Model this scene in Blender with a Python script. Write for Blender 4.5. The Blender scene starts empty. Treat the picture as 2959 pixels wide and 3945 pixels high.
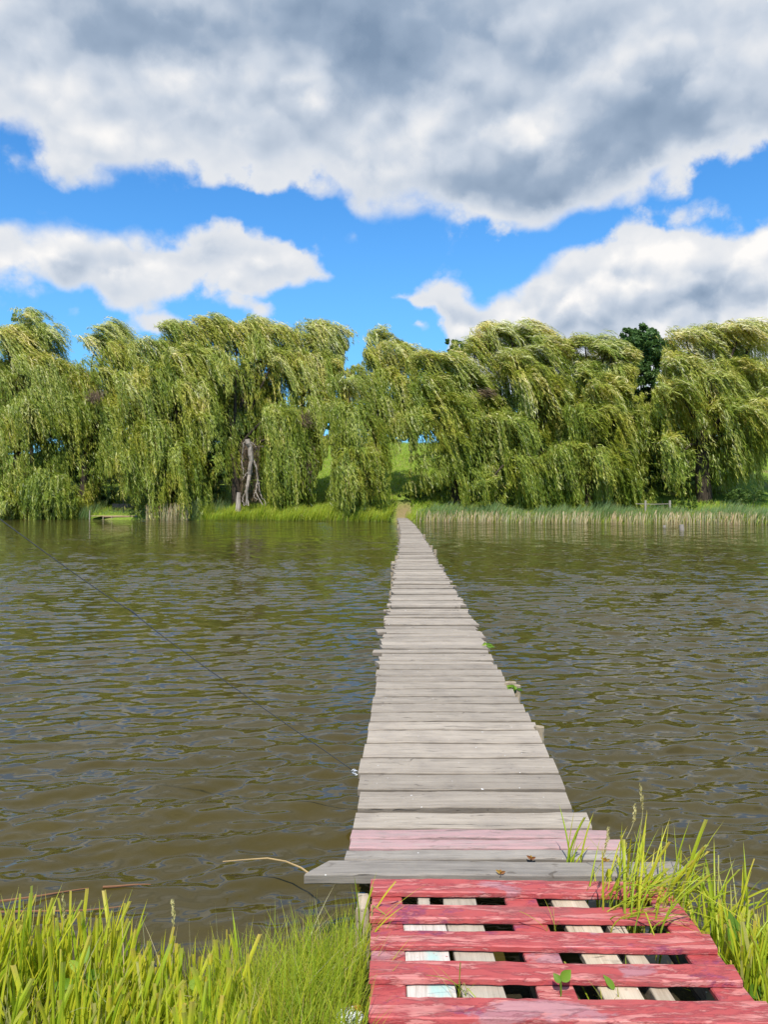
import bpy, math, random
import numpy as np

rng = np.random.default_rng(11)
random.seed(11)
SC = bpy.context.scene
COL = SC.collection
R = math.radians

# ------------------------------------------------------------------ camera, sky, sun, exposure
F, CX, HY, EYE = 2964.0, 1479.5, 1935.0, 1.95        # focal length, centre column, horizon row of the photo; eye height


def P(x, y, d):
    """a point of the photo at a given distance, in metres"""
    return np.array([(x - CX) / F * d, d, EYE - (y - HY) / F * d])


cam_d = bpy.data.cameras.new("camera")
cam = bpy.data.objects.new("camera", cam_d)
COL.objects.link(cam)
cam.location = (0, 0, EYE)
cam.rotation_euler = (R(90), 0, 0)
cam_d.sensor_fit = 'VERTICAL'
cam_d.sensor_height = 36
cam_d.lens = 36 * F / 3945
cam_d.shift_y = -(3945 / 2 - HY) / 3945
cam_d.clip_start = 0.05
cam_d.clip_end = 3000
SC.camera = cam

SUN_EL, SUN_AZ = R(53), R(180 + 8)        # the sun stands behind the camera, a little to its left
SC.view_settings.view_transform = 'Standard'
SC.view_settings.look = 'None'
SC.view_settings.exposure = 0.45
SC.view_settings.gamma = 1

sun_d = bpy.data.lights.new("sun", 'SUN')
sun = bpy.data.objects.new("sun", sun_d)
COL.objects.link(sun)
sun_d.energy = 4.2
sun_d.angle = R(0.5)
sun_d.color = (1.0, 0.95, 0.86)
sd = np.array([math.sin(SUN_AZ) * math.cos(SUN_EL), math.cos(SUN_AZ) * math.cos(SUN_EL), math.sin(SUN_EL)])
from mathutils import Vector
sun.rotation_euler = Vector(sd).to_track_quat('Z', 'Y').to_euler()

W = bpy.data.worlds.new("World")
SC.world = W
W.use_nodes = True


class NT:
    """small helper for node trees"""

    def __init__(self, tree):
        self.t = tree
        self.n = tree.nodes
        self.l = tree.links

    def add(self, typ, **kw):
        n = self.n.new(typ)
        for k, v in kw.items():
            setattr(n, k, v)
        return n

    def put(self, sock, v):
        if hasattr(v, 'is_output'):
            self.l.new(v, sock)
        elif v is not None:
            if isinstance(v, (tuple, list)) and len(v) == 3 and sock.type == 'RGBA':
                v = (*v, 1)
            sock.default_value = v

    def m(self, op, a, b=None, c=None, clamp=False):
        n = self.add('ShaderNodeMath', operation=op, use_clamp=clamp)
        self.put(n.inputs[0], a)
        self.put(n.inputs[1], b)
        self.put(n.inputs[2], c)
        return n.outputs[0]

    def vm(self, op, a, b=None):
        n = self.add('ShaderNodeVectorMath', operation=op)
        self.put(n.inputs[0], a)
        if b is not None:
            if op == 'SCALE':
                self.put(n.inputs[3], b)
            else:
                self.put(n.inputs[1], b)
        return n.outputs['Value'] if op in ('LENGTH', 'DOT_PRODUCT', 'DISTANCE') else n.outputs[0]

    def mr(self, v, a, b, c=0.0, d=1.0, smooth=True):
        n = self.add('ShaderNodeMapRange', interpolation_type='SMOOTHSTEP' if smooth else 'LINEAR')
        for s, x in zip(n.inputs[:5], (v, a, b, c, d)):
            self.put(s, x)
        return n.outputs[0]

    def noise(self, vec, scale, detail=4, rough=0.5, dist=0.0, color=False, lac=2.0):
        n = self.add('ShaderNodeTexNoise')
        self.put(n.inputs['Vector'], vec)
        self.put(n.inputs['Scale'], scale)
        n.inputs['Detail'].default_value = detail
        n.inputs['Roughness'].default_value = rough
        n.inputs['Distortion'].default_value = dist
        n.inputs['Lacunarity'].default_value = lac
        return n.outputs[1 if color else 0]

    def mix(self, f, a, b, blend='MIX'):
        n = self.add('ShaderNodeMix', data_type='RGBA', blend_type=blend)
        self.put(n.inputs[0], f)
        self.put(n.inputs[6], a)
        self.put(n.inputs[7], b)
        return n.outputs[2]

    def ramp(self, f, stops):
        n = self.add('ShaderNodeValToRGB')
        cr = n.color_ramp
        while len(cr.elements) < len(stops):
            cr.elements.new(0.5)
        for e, (p, c) in zip(cr.elements, stops):
            e.position = p
            e.color = (*c, 1)
        self.put(n.inputs[0], f)
        return n.outputs[0]

    def xyz(self, v):
        n = self.add('ShaderNodeSeparateXYZ')
        self.put(n.inputs[0], v)
        return n.outputs

    def comb(self, x, y, z):
        n = self.add('ShaderNodeCombineXYZ')
        for s, v in zip(n.inputs, (x, y, z)):
            self.put(s, v)
        return n.outputs[0]


def build_sky():
    g = NT(W.node_tree)
    g.n.clear()
    out = g.add('ShaderNodeOutputWorld')
    bg = g.add('ShaderNodeBackground')
    g.l.new(bg.outputs[0], out.inputs[0])
    ST = 0.12
    bg.inputs[1].default_value = ST
    sky = g.add('ShaderNodeTexSky', sky_type='NISHITA')
    sky.sun_disc = False
    sky.sun_elevation = SUN_EL
    sky.sun_rotation = SUN_AZ
    sky.air_density = 1.0
    sky.dust_density = 0.3
    sky.ozone_density = 2.0
    blue = g.mix(1.0, sky.outputs[0], (0.34, 0.86, 1.30), 'MULTIPLY')
    tc = g.add('ShaderNodeTexCoord')
    d = g.vm('NORMALIZE', tc.outputs['Generated'])
    x, y, z = g.xyz(d)
    az = g.m('ARCTAN2', x, y)
    el = g.m('ARCSINE', z)
    # domain warp, so that every outline breaks into puffs
    wv = g.noise(d, 5.5, 6, 0.56, color=True)
    wx, wy, wz = g.xyz(wv)
    w2 = g.noise(d, 20.0, 5, 0.6, color=True)
    vx, vy, vz = g.xyz(w2)
    azw = g.m('ADD', az, g.m('ADD', g.m('MULTIPLY', g.m('SUBTRACT', wx, 0.5), 0.10), g.m('MULTIPLY', g.m('SUBTRACT', vx, 0.5), 0.035)))
    elw = g.m('ADD', el, g.m('ADD', g.m('MULTIPLY', g.m('SUBTRACT', wy, 0.5), 0.060), g.m('MULTIPLY', g.m('SUBTRACT', vy, 0.5), 0.03)))

    def ae(u, v):
        px, py = u * 1.7836, v * 1.7836
        return math.atan((px - CX) / F), math.atan((HY - py) / math.hypot(F, px - CX))

    t = g.m('MULTIPLY', g.m('ADD', azw, 0.7), 1 / 1.4, clamp=True)

    def curve(pts):
        n = g.add('ShaderNodeFloatCurve')
        c = n.mapping.curves[0]
        q = []
        for u, v in pts:
            a, e = ae(u, v)
            q.append(((a + 0.7) / 1.4, e / 0.8))
        q.sort()
        while len(c.points) < len(q):
            c.points.new(0.5, 0.5)
        for p, (X, Y) in zip(c.points, q):
            p.location = (min(1, max(0, X)), min(1, max(0, Y)))
            p.handle_type = 'AUTO'
        n.mapping.update()
        g.put(n.inputs['Value'], t)
        return g.m('MULTIPLY', n.outputs[0], 0.8)

    big = curve([(-500, 330), (-120, 300), (0, 268), (70, 330), (110, 385), (160, 408), (300, 412), (380, 382), (500, 372), (600, 378), (680, 400), (740, 438),
                 (800, 463), (880, 465), (950, 488), (1010, 500), (1100, 514), (1200, 490), (1300, 458), (1400, 440), (1470, 408), (1520, 352),
                 (1600, 335), (1680, 338), (2100, 300)])
    lt = curve([(-500, 420), (-100, 450), (0, 455), (100, 450), (200, 470), (300, 490), (400, 525), (440, 518), (475, 482), (530, 480), (600, 500), (640, 530), (690, 568), (720, 618), (760, 700), (2100, 700)])
    lb = curve([(-500, 640), (0, 632), (80, 640), (130, 664), (200, 672), (280, 670), (350, 664), (430, 640), (480, 630), (560, 636), (650, 630), (700, 606), (760, 560), (2100, 540)])
    rt = curve([(-500, 720), (740, 720), (800, 655), (850, 640), (900, 630), (950, 614), (1000, 612), (1055, 620), (1078, 578), (1100, 564), (1130, 560), (1150, 545), (1200, 530), (1280, 490), (1350, 480),
                (1420, 465), (1500, 470), (1560, 455), (1620, 436), (1680, 438), (2100, 400)])
    rb = curve([(-500, 600), (740, 600), (800, 648), (850, 672), (900, 695), (950, 745), (1000, 830), (2100, 900)])

    dbig = g.m('ADD', g.m('SUBTRACT', elw, big), 0.008)
    dl = g.m('MINIMUM', g.m('SUBTRACT', lt, elw), g.m('SUBTRACT', elw, lb))
    dr = g.m('MINIMUM', g.m('SUBTRACT', rt, elw), g.m('SUBTRACT', elw, rb))

    def ell(u, v, ru, rv, warp=True):
        a, e = ae(u, v)
        k = 1.7836 / F
        A = azw if warp else az
        E = elw if warp else el
        dx = g.m('MULTIPLY', g.m('SUBTRACT', A, a), 1 / (ru * k))
        dy = g.m('MULTIPLY', g.m('SUBTRACT', E, e), 1 / (rv * k))
        return g.m('SQRT', g.m('ADD', g.m('MULTIPLY', dx, dx), g.m('MULTIPLY', dy, dy)))

    D = g.m('MAXIMUM', dbig, g.m('MAXIMUM', dl, dr))
    for u, v, ru, rv in ((20, 328, 65, 36), (560, 662, 62, 22), (360, 695, 70, 26), (760, 512, 12, 9), (880, 716, 30, 12)):
        D = g.m('MAXIMUM', D, g.m('MULTIPLY', g.m('SUBTRACT', 1.0, ell(u, v, ru, rv)), rv * 1.7836 / F))
    # behind and beside the frame: a loose cloud field of the same kind
    dn = g.vm('MULTIPLY', d, (1.0, 1.0, 2.2))
    field = g.m('MULTIPLY', g.m('SUBTRACT', g.noise(dn, 2.2, 6, 0.55), 0.52), 0.35)
    side = g.mr(g.m('ABSOLUTE', az), 0.62, 0.8)
    D = g.m('ADD', g.m('MULTIPLY', D, g.m('SUBTRACT', 1.0, side)), g.m('MULTIPLY', field, side))

    dz = g.vm('MULTIPLY', d, (1.0, 1.0, 1.25))
    n1 = g.noise(dz, 11.0, 8, 0.6)
    D = g.m('ADD', D, g.m('MULTIPLY', g.m('SUBTRACT', n1, 0.5), 0.045))
    # rounded billows
    dw = g.vm('ADD', dz, g.vm('SCALE', g.vm('SUBTRACT', w2, (0.5, 0.5, 0.5)), 0.05))

    def billow(v):
        b = g.add('ShaderNodeTexVoronoi', feature='F1')
        g.put(b.inputs['Vector'], v)
        b.inputs['Scale'].default_value = 13.0
        b.inputs['Detail'].default_value = 1.0
        b.inputs['Roughness'].default_value = 0.45
        return g.m('SUBTRACT', 0.59, b.outputs['Distance'])
    bl = billow(dw)
    blu = billow(g.vm('ADD', dw, (-0.005, 0.0, 0.020)))
    D = g.m('ADD', D, g.m('MULTIPLY', bl, 0.040))
    wisp = g.noise(dz, 7.0, 3, 0.5)
    soft = g.mr(wisp, 0.35, 0.65, 0.008, 0.030)
    alpha = g.mr(D, -0.008, soft)
    # light on the cloud: compare the puffs here with those a little higher up, towards the sun
    up = g.vm('ADD', dz, (-0.006, 0.0, 0.022))
    nm = g.noise(dz, 9.0, 3, 0.5)
    n1u = g.noise(up, 9.0, 3, 0.5)
    relief = g.m('ADD', g.m('MULTIPLY', g.m('SUBTRACT', nm, n1u), 1.55), g.m('MULTIPLY', g.m('SUBTRACT', n1, 0.5), 0.26))
    relief = g.m('ADD', relief, g.m('MULTIPLY', g.m('SUBTRACT', bl, blu), 0.75))
    nl = g.noise(dz, 3.6, 2, 0.45)
    up2 = g.vm('ADD', dz, (-0.01, 0.0, 0.05))
    nlu = g.noise(up2, 3.6, 2, 0.45)
    relief = g.m('ADD', relief, g.m('MULTIPLY', g.m('SUBTRACT', nl, nlu), 1.6))
    low = g.mr(dbig, 0.01, -0.03)          # the two lower banks stand clear of the overhead cloud and show crisper billows
    relief = g.m('MULTIPLY', relief, g.m('ADD', 0.52, g.m('MULTIPLY', low, 0.42)))
    B = g.m('ADD', g.m('ADD', 0.59, g.m('MULTIPLY', low, 0.13)), relief)
    # thick parts of the overhead cloud stay grey underneath
    for u, v, ru, rv, s in ((800, 90, 330, 170, 0.50), (1420, 250, 250, 110, 0.36), (1130, 400, 260, 80, 0.34), (300, 60, 260, 70, 0.26), (1250, 60, 300, 80, 0.20),
                            (100, 30, 120, 60, -0.12), (680, 120, 70, 90, -0.22), (250, 330, 220, 80, -0.22), (60, 190, 160, 60, -0.22), (330, 170, 120, 60, -0.18), (660, 215, 70, 45, -0.25), (910, 270, 80, 60, -0.20), (1170, 265, 110, 50, -0.25),
                            (1450, 370, 60, 60, -0.15), (1320, 110, 100, 60, -0.14), (760, 385, 80, 30, -0.10), (1600, 120, 120, 130, -0.12),
                            (230, 640, 260, 38, 0.34), (600, 615, 130, 25, 0.20), (60, 560, 90, 40, -0.12), (180, 510, 130, 40, -0.25), (330, 540, 50, 40, -0.22), (540, 540, 110, 40, -0.12),
                            (1400, 680, 360, 55, 0.26), (1560, 610, 160, 30, 0.14), (1250, 540, 120, 45, -0.16), (1560, 510, 200, 60, -0.34), (1000, 640, 150, 30, -0.18), (1110, 600, 35, 40, -0.2)):
        B = g.m('SUBTRACT', B, g.m('MULTIPLY', g.mr(ell(u, v, ru, rv), 1.15, 0.1), s))
    core = g.mr(D, 0.0, 0.05, 0.0, 1.0)
    B = g.m('ADD', g.m('MULTIPLY', B, core), g.m('MULTIPLY', 0.80, g.m('SUBTRACT', 1.0, core)), clamp=True)
    ccol = g.ramp(B, [(0.0, (0.205, 0.285, 0.405)), (0.30, (0.310, 0.395, 0.520)), (0.62, (0.55, 0.61, 0.70)), (1.0, (0.92, 0.90, 0.88))])
    cc = g.mix(1.0, ccol, (1 / ST * 0.80,) * 3, 'MULTIPLY')
    haze = g.mix(g.mr(el, 0.02, 0.50, 0.42, 0.0), blue, (2.0, 4.3, 6.0))
    col = g.mix(alpha, haze, cc)
    g.l.new(col, bg.inputs[0])


build_sky()

# ------------------------------------------------------------------ mesh helpers


class MB:
    """collects vertices, quads and triangles and links them as ONE mesh object"""

    def __init__(self):
        self.v, self.q, self.t, self.a, self.e, self.n = [], [], [], [], [], 0

    def add(self, v, q=None, t=None, tint=0.5, edge=0.0):
        v = np.asarray(v, float).reshape(-1, 3)
        self.v.append(v)
        self.a.append(np.broadcast_to(np.asarray(tint, float), (len(v),)))
        self.e.append(np.broadcast_to(np.asarray(edge, float), (len(v),)))
        if q is not None and len(q):
            self.q.append(np.asarray(q, np.int64).reshape(-1, 4) + self.n)
        if t is not None and len(t):
            self.t.append(np.asarray(t, np.int64).reshape(-1, 3) + self.n)
        self.n += len(v)

    def build(self, name, mat, parent=None, smooth=False, extra=None):
        v = np.concatenate(self.v)
        q = np.concatenate(self.q) if self.q else np.zeros((0, 4), np.int64)
        t = np.concatenate(self.t) if self.t else np.zeros((0, 3), np.int64)
        me = bpy.data.meshes.new(name)
        me.vertices.add(len(v))
        me.vertices.foreach_set('co', v.astype(np.float32).ravel())
        loops = np.concatenate([q.ravel(), t.ravel()]).astype(np.int32)
        me.loops.add(len(loops))
        me.loops.foreach_set('vertex_index', loops)
        me.polygons.add(len(q) + len(t))
        ls = np.concatenate([np.arange(len(q)) * 4, len(q) * 4 + np.arange(len(t)) * 3]).astype(np.int32)
        me.polygons.foreach_set('loop_start', ls)
        me.polygons.foreach_set('use_smooth', np.full(len(ls), bool(smooth)))
        at = me.attributes.new('tint', 'FLOAT', 'POINT')
        at.data.foreach_set('value', np.concatenate(self.a).astype(np.float32))
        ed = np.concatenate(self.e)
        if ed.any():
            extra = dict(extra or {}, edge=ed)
        for k, arr in (extra or {}).items():
            a2 = me.attributes.new(k, 'FLOAT', 'POINT')
            a2.data.foreach_set('value', np.asarray(arr, np.float32))
        me.materials.append(mat)
        me.update(calc_edges=True)
        o = bpy.data.objects.new(name, me)
        COL.objects.link(o)
        if parent is not None:
            o.parent = parent
            o.matrix_parent_inverse = parent.matrix_basis.inverted()
        return o


def tag(o, label=None, cat=None, group=None, kind=None):
    if label:
        o['label'] = label
    if cat:
        o['category'] = cat
    if group:
        o['group'] = group
    if kind:
        o['kind'] = kind
    return o


def empty(name, loc, label, cat, group=None):
    o = bpy.data.objects.new(name, None)
    o.empty_display_size = 0.2
    o.location = tuple(float(c) for c in loc)
    COL.objects.link(o)
    return tag(o, label, cat, group)


def unit(a):
    a = np.asarray(a, float)
    return a / np.maximum(np.linalg.norm(a, axis=-1, keepdims=True), 1e-9)


def tube(mb, pts, rad, sides=7, tint=0.5, rough=0.0, cap=True):
    pts = np.asarray(pts, float)
    rad = np.broadcast_to(np.asarray(rad, float), (len(pts),))
    tg = unit(np.gradient(pts, axis=0))
    ref = np.array([0.0, 1.0, 0.0]) if abs(tg[0][1]) < 0.8 else np.array([1.0, 0, 0])
    a = unit(np.cross(tg, ref))
    b = np.cross(tg, a)
    th = np.arange(sides) / sides * 2 * np.pi
    rr = rad[:, None] * (1 + rough * rng.normal(size=(len(pts), sides)))
    v = pts[:, None] + rr[..., None] * (np.cos(th)[None, :, None] * a[:, None] + np.sin(th)[None, :, None] * b[:, None])
    v = v.reshape(-1, 3)
    q = []
    for i in range(len(pts) - 1):
        for k in range(sides):
            k2 = (k + 1) % sides
            q.append((i * sides + k, i * sides + k2, (i + 1) * sides + k2, (i + 1) * sides + k))
    t = []
    if cap:
        n0 = len(v)
        v = np.concatenate([v, pts[:1], pts[-1:]])
        for k in range(sides):
            k2 = (k + 1) % sides
            t.append((n0, k2, k))
            t.append((n0 + 1, (len(pts) - 1) * sides + k, (len(pts) - 1) * sides + k2))
    mb.add(v, q, t, tint)


def smooth_path(p0, p1, n=8, wob=0.1, sag=0.0):
    p0, p1 = np.asarray(p0, float), np.asarray(p1, float)
    t = np.linspace(0, 1, n)[:, None]
    L = np.linalg.norm(p1 - p0)
    off = rng.normal(size=3) * wob * L
    off2 = rng.normal(size=3) * wob * 0.5 * L
    return p0 + (p1 - p0) * t + off * np.sin(np.pi * t) + off2 * np.sin(2 * np.pi * t) - np.array([0, 0, sag]) * np.sin(np.pi * t)


def board(mb, c0, c1, w, th, seg=14, jit=0.004, tint=None, cham=0.006, side=None, skew0=0.0, skew1=0.0, dz=0.0, edge=1.0):
    """a sawn board from end c0 to end c1 (centre line of its TOP face), width w, thickness th, worn edges"""
    c0, c1 = np.asarray(c0, float), np.asarray(c1, float)
    tint = rng.random() if tint is None else tint
    ax = unit(c1 - c0)
    sd_ = unit(np.cross(np.array([0, 0, 1.0]), ax)) if side is None else unit(side)
    upv = np.cross(ax, sd_)
    h = w / 2
    prof = np.array([(-h + cham, 0), (-h, -cham), (-h, -th + cham), (-h + cham, -th), (h - cham, -th), (h, -th + cham), (h, -cham), (h - cham, 0), (0, 0.0)])
    n = len(prof)
    tt = np.linspace(0, 1, seg + 1)
    v = []
    ph = rng.random(6) * 6.28
    for i, t in enumerate(tt):
        e1 = jit * (math.sin(t * 5 + ph[0]) + 0.6 * math.sin(t * 17 + ph[1]) + 0.8 * rng.normal() * 0.5)
        e2 = jit * (math.sin(t * 6 + ph[2]) + 0.6 * math.sin(t * 15 + ph[3]) + 0.8 * rng.normal() * 0.5)
        bz = dz * math.sin(math.pi * t) + jit * 0.5 * math.sin(t * 7 + ph[4])
        for k, (s, z) in enumerate(prof):
            e = e1 if s < 0 else (e2 if s > 0 else 0)
            lo = 0.0
            if i == 0:
                lo = skew0 * s / h
            if i == seg:
                lo = skew1 * s / h
            v.append(c0 + (c1 - c0) * t + ax * lo + sd_ * (s + e) + upv * (z + bz + 0.2 * jit * rng.normal()))
    q = []
    for i in range(seg):
        for k in range(n):
            k2 = (k + 1) % n
            q.append((i * n + k, (i + 1) * n + k, (i + 1) * n + k2, i * n + k2))
    t3 = []
    for base, flip in ((0, False), (seg * n, True)):
        for k in range(0, n - 1):
            tri = (base + 8, base + k, base + (k + 1) % n)
            if k + 1 == 8:
                continue
            t3.append(tri if flip else tri[::-1])
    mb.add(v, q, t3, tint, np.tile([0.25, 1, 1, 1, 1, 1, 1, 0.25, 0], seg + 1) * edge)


def diamonds(mb, c, ax, length, width, tint, wdir=None):
    """leaf-sized faces"""
    n = len(c)
    if wdir is None:
        wdir = rng.normal(size=(n, 3))
    ax = unit(ax)
    b = unit(np.cross(ax, wdir))
    L = np.broadcast_to(length, (n,))[:, None]
    w = np.broadcast_to(width, (n,))[:, None]
    v = np.stack([c - ax * L / 2, c + b * w / 2 - ax * L * 0.05, c + ax * L / 2, c - b * w / 2 - ax * L * 0.05], 1).reshape(-1, 3)
    q = np.arange(4 * n).reshape(n, 4)
    mb.add(v, q, None, np.repeat(np.broadcast_to(tint, (n,)), 4))


def blades(mb, base, h, w, lean, seg=5, fold=True, cut=0.0, kink=0.0, tint=None, face=None, drop=0.35):
    """grass blades: curved tapering ribbons, V-folded along the midrib; some cut off, some bent over"""
    n = len(base)
    h = np.broadcast_to(h, (n,))
    w = np.broadcast_to(w, (n,))
    tint = rng.random(n) if tint is None else np.broadcast_to(tint, (n,))
    t = np.linspace(0, 1, seg + 1)
    lean = np.asarray(lean, float)
    la = np.linalg.norm(lean, axis=1)
    pts = np.zeros((n, seg + 1, 3))
    pts[:, :, 0] = base[:, None, 0] + lean[:, None, 0] * h[:, None] * t ** 1.7
    pts[:, :, 1] = base[:, None, 1] + lean[:, None, 1] * h[:, None] * t ** 1.7
    pts[:, :, 2] = base[:, None, 2] + h[:, None] * (t - drop * np.minimum(la, 1.3)[:, None] ** 1.5 * t ** 2)
    if kink > 0:
        kk = rng.random(n) < kink
        k0 = int(seg * 0.6)
        piv = pts[:, k0].copy()
        ang = rng.uniform(1.7, 2.7, n)
        for j in range(k0 + 1, seg + 1):
            dv = pts[:, j] - piv
            Ld = np.linalg.norm(dv, axis=1)
            hd = unit(np.stack([lean[:, 0] + 0.3 * rng.normal(size=n) * 0, lean[:, 1], np.zeros(n)], 1))
            nd = hd * np.sin(ang)[:, None] + np.array([0, 0, 1.0]) * np.cos(ang)[:, None]
            newp = piv + nd * Ld[:, None]
            pts[kk, j] = newp[kk]
    fa = rng.random(n) * 6.28 if face is None else face
    wd = np.stack([np.cos(fa), np.sin(fa), np.zeros(n)], 1)
    iscut = rng.random(n) < cut
    prof = np.where(iscut[:, None], np.clip(0.75 + 0.35 * t, 0, 1)[None] * np.ones((n, 1)), ((0.55 + 0.9 * t) * (1 - t ** 2.2) ** 0.9)[None] * np.ones((n, 1)))
    prof = np.maximum(prof, 0.03)
    half = (w[:, None] * prof / 2)[..., None] * wd[:, None]
    if fold:
        nrm = np.cross(wd, np.array([0, 0, 1.0]))
        mid = pts + nrm[:, None] * (w[:, None] * prof * 0.28)[..., None]
        v = np.stack([pts - half, mid, pts + half], 2)
        m = 3
    else:
        v = np.stack([pts - half, pts + half], 2)
        m = 2
    idx = np.arange(n * (seg + 1) * m).reshape(n, seg + 1, m)
    q = np.stack([idx[:, :-1, :-1], idx[:, :-1, 1:], idx[:, 1:, 1:], idx[:, 1:, :-1]], -1).reshape(-1, 4)
    # tint: whole part random per blade, decimals carry the position along the blade
    tv = np.floor(tint * 50)[:, None, None] + 0.98 * t[None, :, None] + np.zeros((1, 1, m))
    mb.add(v.reshape(-1, 3), q, None, tv.ravel())


# ------------------------------------------------------------------ materials
def new_mat(name):
    m = bpy.data.materials.new(name)
    m.use_nodes = True
    g = NT(m.node_tree)
    g.n.clear()
    out = g.add('ShaderNodeOutputMaterial')
    return m, g, out


def principled(g, out, col, rough=0.7, spec=0.3, normal=None):
    b = g.add('ShaderNodeBsdfPrincipled')
    g.put(b.inputs['Base Color'], col)
    g.put(b.inputs['Roughness'], rough)
    b.inputs['Specular IOR Level'].default_value = spec
    if normal is not None:
        g.l.new(normal, b.inputs['Normal'])
    if out is not None:
        g.l.new(b.outputs[0], out.inputs[0])
    return b


def attr(g, name='tint'):
    a = g.add('ShaderNodeAttribute', attribute_name=name)
    return a.outputs['Fac']


def objco(g):
    return g.add('ShaderNodeTexCoord').outputs['Object']


def bump(g, h, strength, dist=0.01):
    n = g.add('ShaderNodeBump')
    n.inputs['Strength'].default_value = strength
    n.inputs['Distance'].default_value = dist
    g.put(n.inputs['Height'], h)
    return n.outputs[0]


def leaf_mat(name, stops, trans=0.35, tcol=None, spec=0.25, rough=0.5, big=None, scale=0.6):
    m, g, out = new_mat(name)
    tv = attr(g)
    col = g.ramp(tv, stops)
    if big is not None:
        nz = g.noise(objco(g), scale, 3, 0.55)
        col = g.mix(g.mr(nz, 0.42, 0.66), col, g.mix(1.0, col, big, 'MULTIPLY'))
    b = principled(g, None, col, rough, spec)
    tr = g.add('ShaderNodeBsdfTranslucent')
    g.l.new(g.mix(1.0, col, tcol or (1.25, 1.2, 0.5), 'MULTIPLY'), tr.inputs[0])
    mx = g.add('ShaderNodeMixShader')
    mx.inputs[0].default_value = trans
    g.l.new(b.outputs[0], mx.inputs[1])
    g.l.new(tr.outputs[0], mx.inputs[2])
    g.l.new(mx.outputs[0], out.inputs[0])
    return m


M = {}
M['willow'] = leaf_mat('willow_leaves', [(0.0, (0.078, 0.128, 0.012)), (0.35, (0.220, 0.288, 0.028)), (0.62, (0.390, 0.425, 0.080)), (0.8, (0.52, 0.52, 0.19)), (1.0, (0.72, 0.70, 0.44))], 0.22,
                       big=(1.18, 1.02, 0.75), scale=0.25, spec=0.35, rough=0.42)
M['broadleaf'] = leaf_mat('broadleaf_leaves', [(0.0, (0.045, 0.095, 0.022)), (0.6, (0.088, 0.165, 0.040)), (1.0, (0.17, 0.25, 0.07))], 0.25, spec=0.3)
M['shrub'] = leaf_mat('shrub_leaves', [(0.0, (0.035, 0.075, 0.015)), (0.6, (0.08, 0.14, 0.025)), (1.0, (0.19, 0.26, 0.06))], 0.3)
M['deadtwig'] = leaf_mat('dead_twigs', [(0.0, (0.06, 0.042, 0.026)), (1.0, (0.22, 0.15, 0.085))], 0.1)


def grass_mat(name, root, body, tip, dry, dryness=0.12, trans=0.42):
    """colour runs along the blade: pale root, green body, browned cut tip; some blades are straw"""
    m, g, out = new_mat(name)
    tv = attr(g)
    along = g.m('FRACT', tv)
    r1 = g.m('FRACT', g.m('MULTIPLY', g.m('FLOOR', tv), 0.61803))
    col = g.ramp(along, [(0.0, root), (0.3, body), (0.85, tip[0]), (1.0, tip[1])])
    hue = g.mix(r1, (0.72, 0.90, 0.8), (1.28, 1.08, 1.1))
    col = g.mix(1.0, col, hue, 'MULTIPLY')
    col = g.mix(g.m('LESS_THAN', g.m('FRACT', g.m('MULTIPLY', g.m('FLOOR', tv), 0.37)), dryness), col, dry)
    b = principled(g, None, col, 0.45, 0.3)
    tr = g.add('ShaderNodeBsdfTranslucent')
    g.l.new(g.mix(1.0, col, (1.3, 1.2, 0.5), 'MULTIPLY'), tr.inputs[0])
    mx = g.add('ShaderNodeMixShader')
    mx.inputs[0].default_value = trans
    g.l.new(b.outputs[0], mx.inputs[1])
    g.l.new(tr.outputs[0], mx.inputs[2])
    g.l.new(mx.outputs[0], out.inputs[0])
    return m


M['grass'] = grass_mat('bank_grass', (0.30, 0.36, 0.06), (0.38, 0.45, 0.028), ((0.48, 0.53, 0.04), (0.46, 0.38, 0.10)), (0.46, 0.44, 0.14), 0.04)
M['fine_grass'] = grass_mat('fine_grass', (0.20, 0.27, 0.04), (0.28, 0.38, 0.024), ((0.40, 0.47, 0.04), (0.38, 0.36, 0.08)), (0.48, 0.38, 0.14), 0.06)
M['reed'] = grass_mat('reed_green', (0.24, 0.29, 0.05), (0.33, 0.42, 0.035), ((0.42, 0.50, 0.055), (0.40, 0.46, 0.10)), (0.36, 0.34, 0.12), 0.05)
M['reed_blue'] = grass_mat('cattail_green', (0.16, 0.19, 0.06), (0.17, 0.26, 0.075), ((0.23, 0.33, 0.14), (0.32, 0.38, 0.19)), (0.34, 0.32, 0.14), 0.06)
M['straw'] = grass_mat('straw', (0.50, 0.41, 0.24), (0.56, 0.47, 0.29), ((0.54, 0.46, 0.28), (0.42, 0.30, 0.15)), (0.30, 0.30, 0.09), 0.10, 0.2)
M['hill_grass'] = grass_mat('hill_grass', (0.18, 0.25, 0.03), (0.28, 0.40, 0.03), ((0.34, 0.45, 0.045), (0.38, 0.42, 0.09)), (0.46, 0.40, 0.16), 0.12, 0.3)


def bark(name, a, b, sc=9):
    m, g, out = new_mat(name)
    o = objco(g)
    n = g.noise(g.vm('MULTIPLY', o, (1, 1, 0.25)), sc, 6, 0.65)
    principled(g, out, g.ramp(n, [(0.3, a), (0.7, b)]), 0.9, 0.1, bump(g, n, 0.8, 0.05))
    return m


M['bark'] = bark('willow_bark', (0.020, 0.015, 0.011), (0.10, 0.078, 0.056))
M['deadwood'] = bark('dead_wood', (0.13, 0.10, 0.075), (0.48, 0.41, 0.33), 5)
M['post'] = bark('post_wood', (0.20, 0.155, 0.10), (0.50, 0.41, 0.28), 14)


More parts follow.
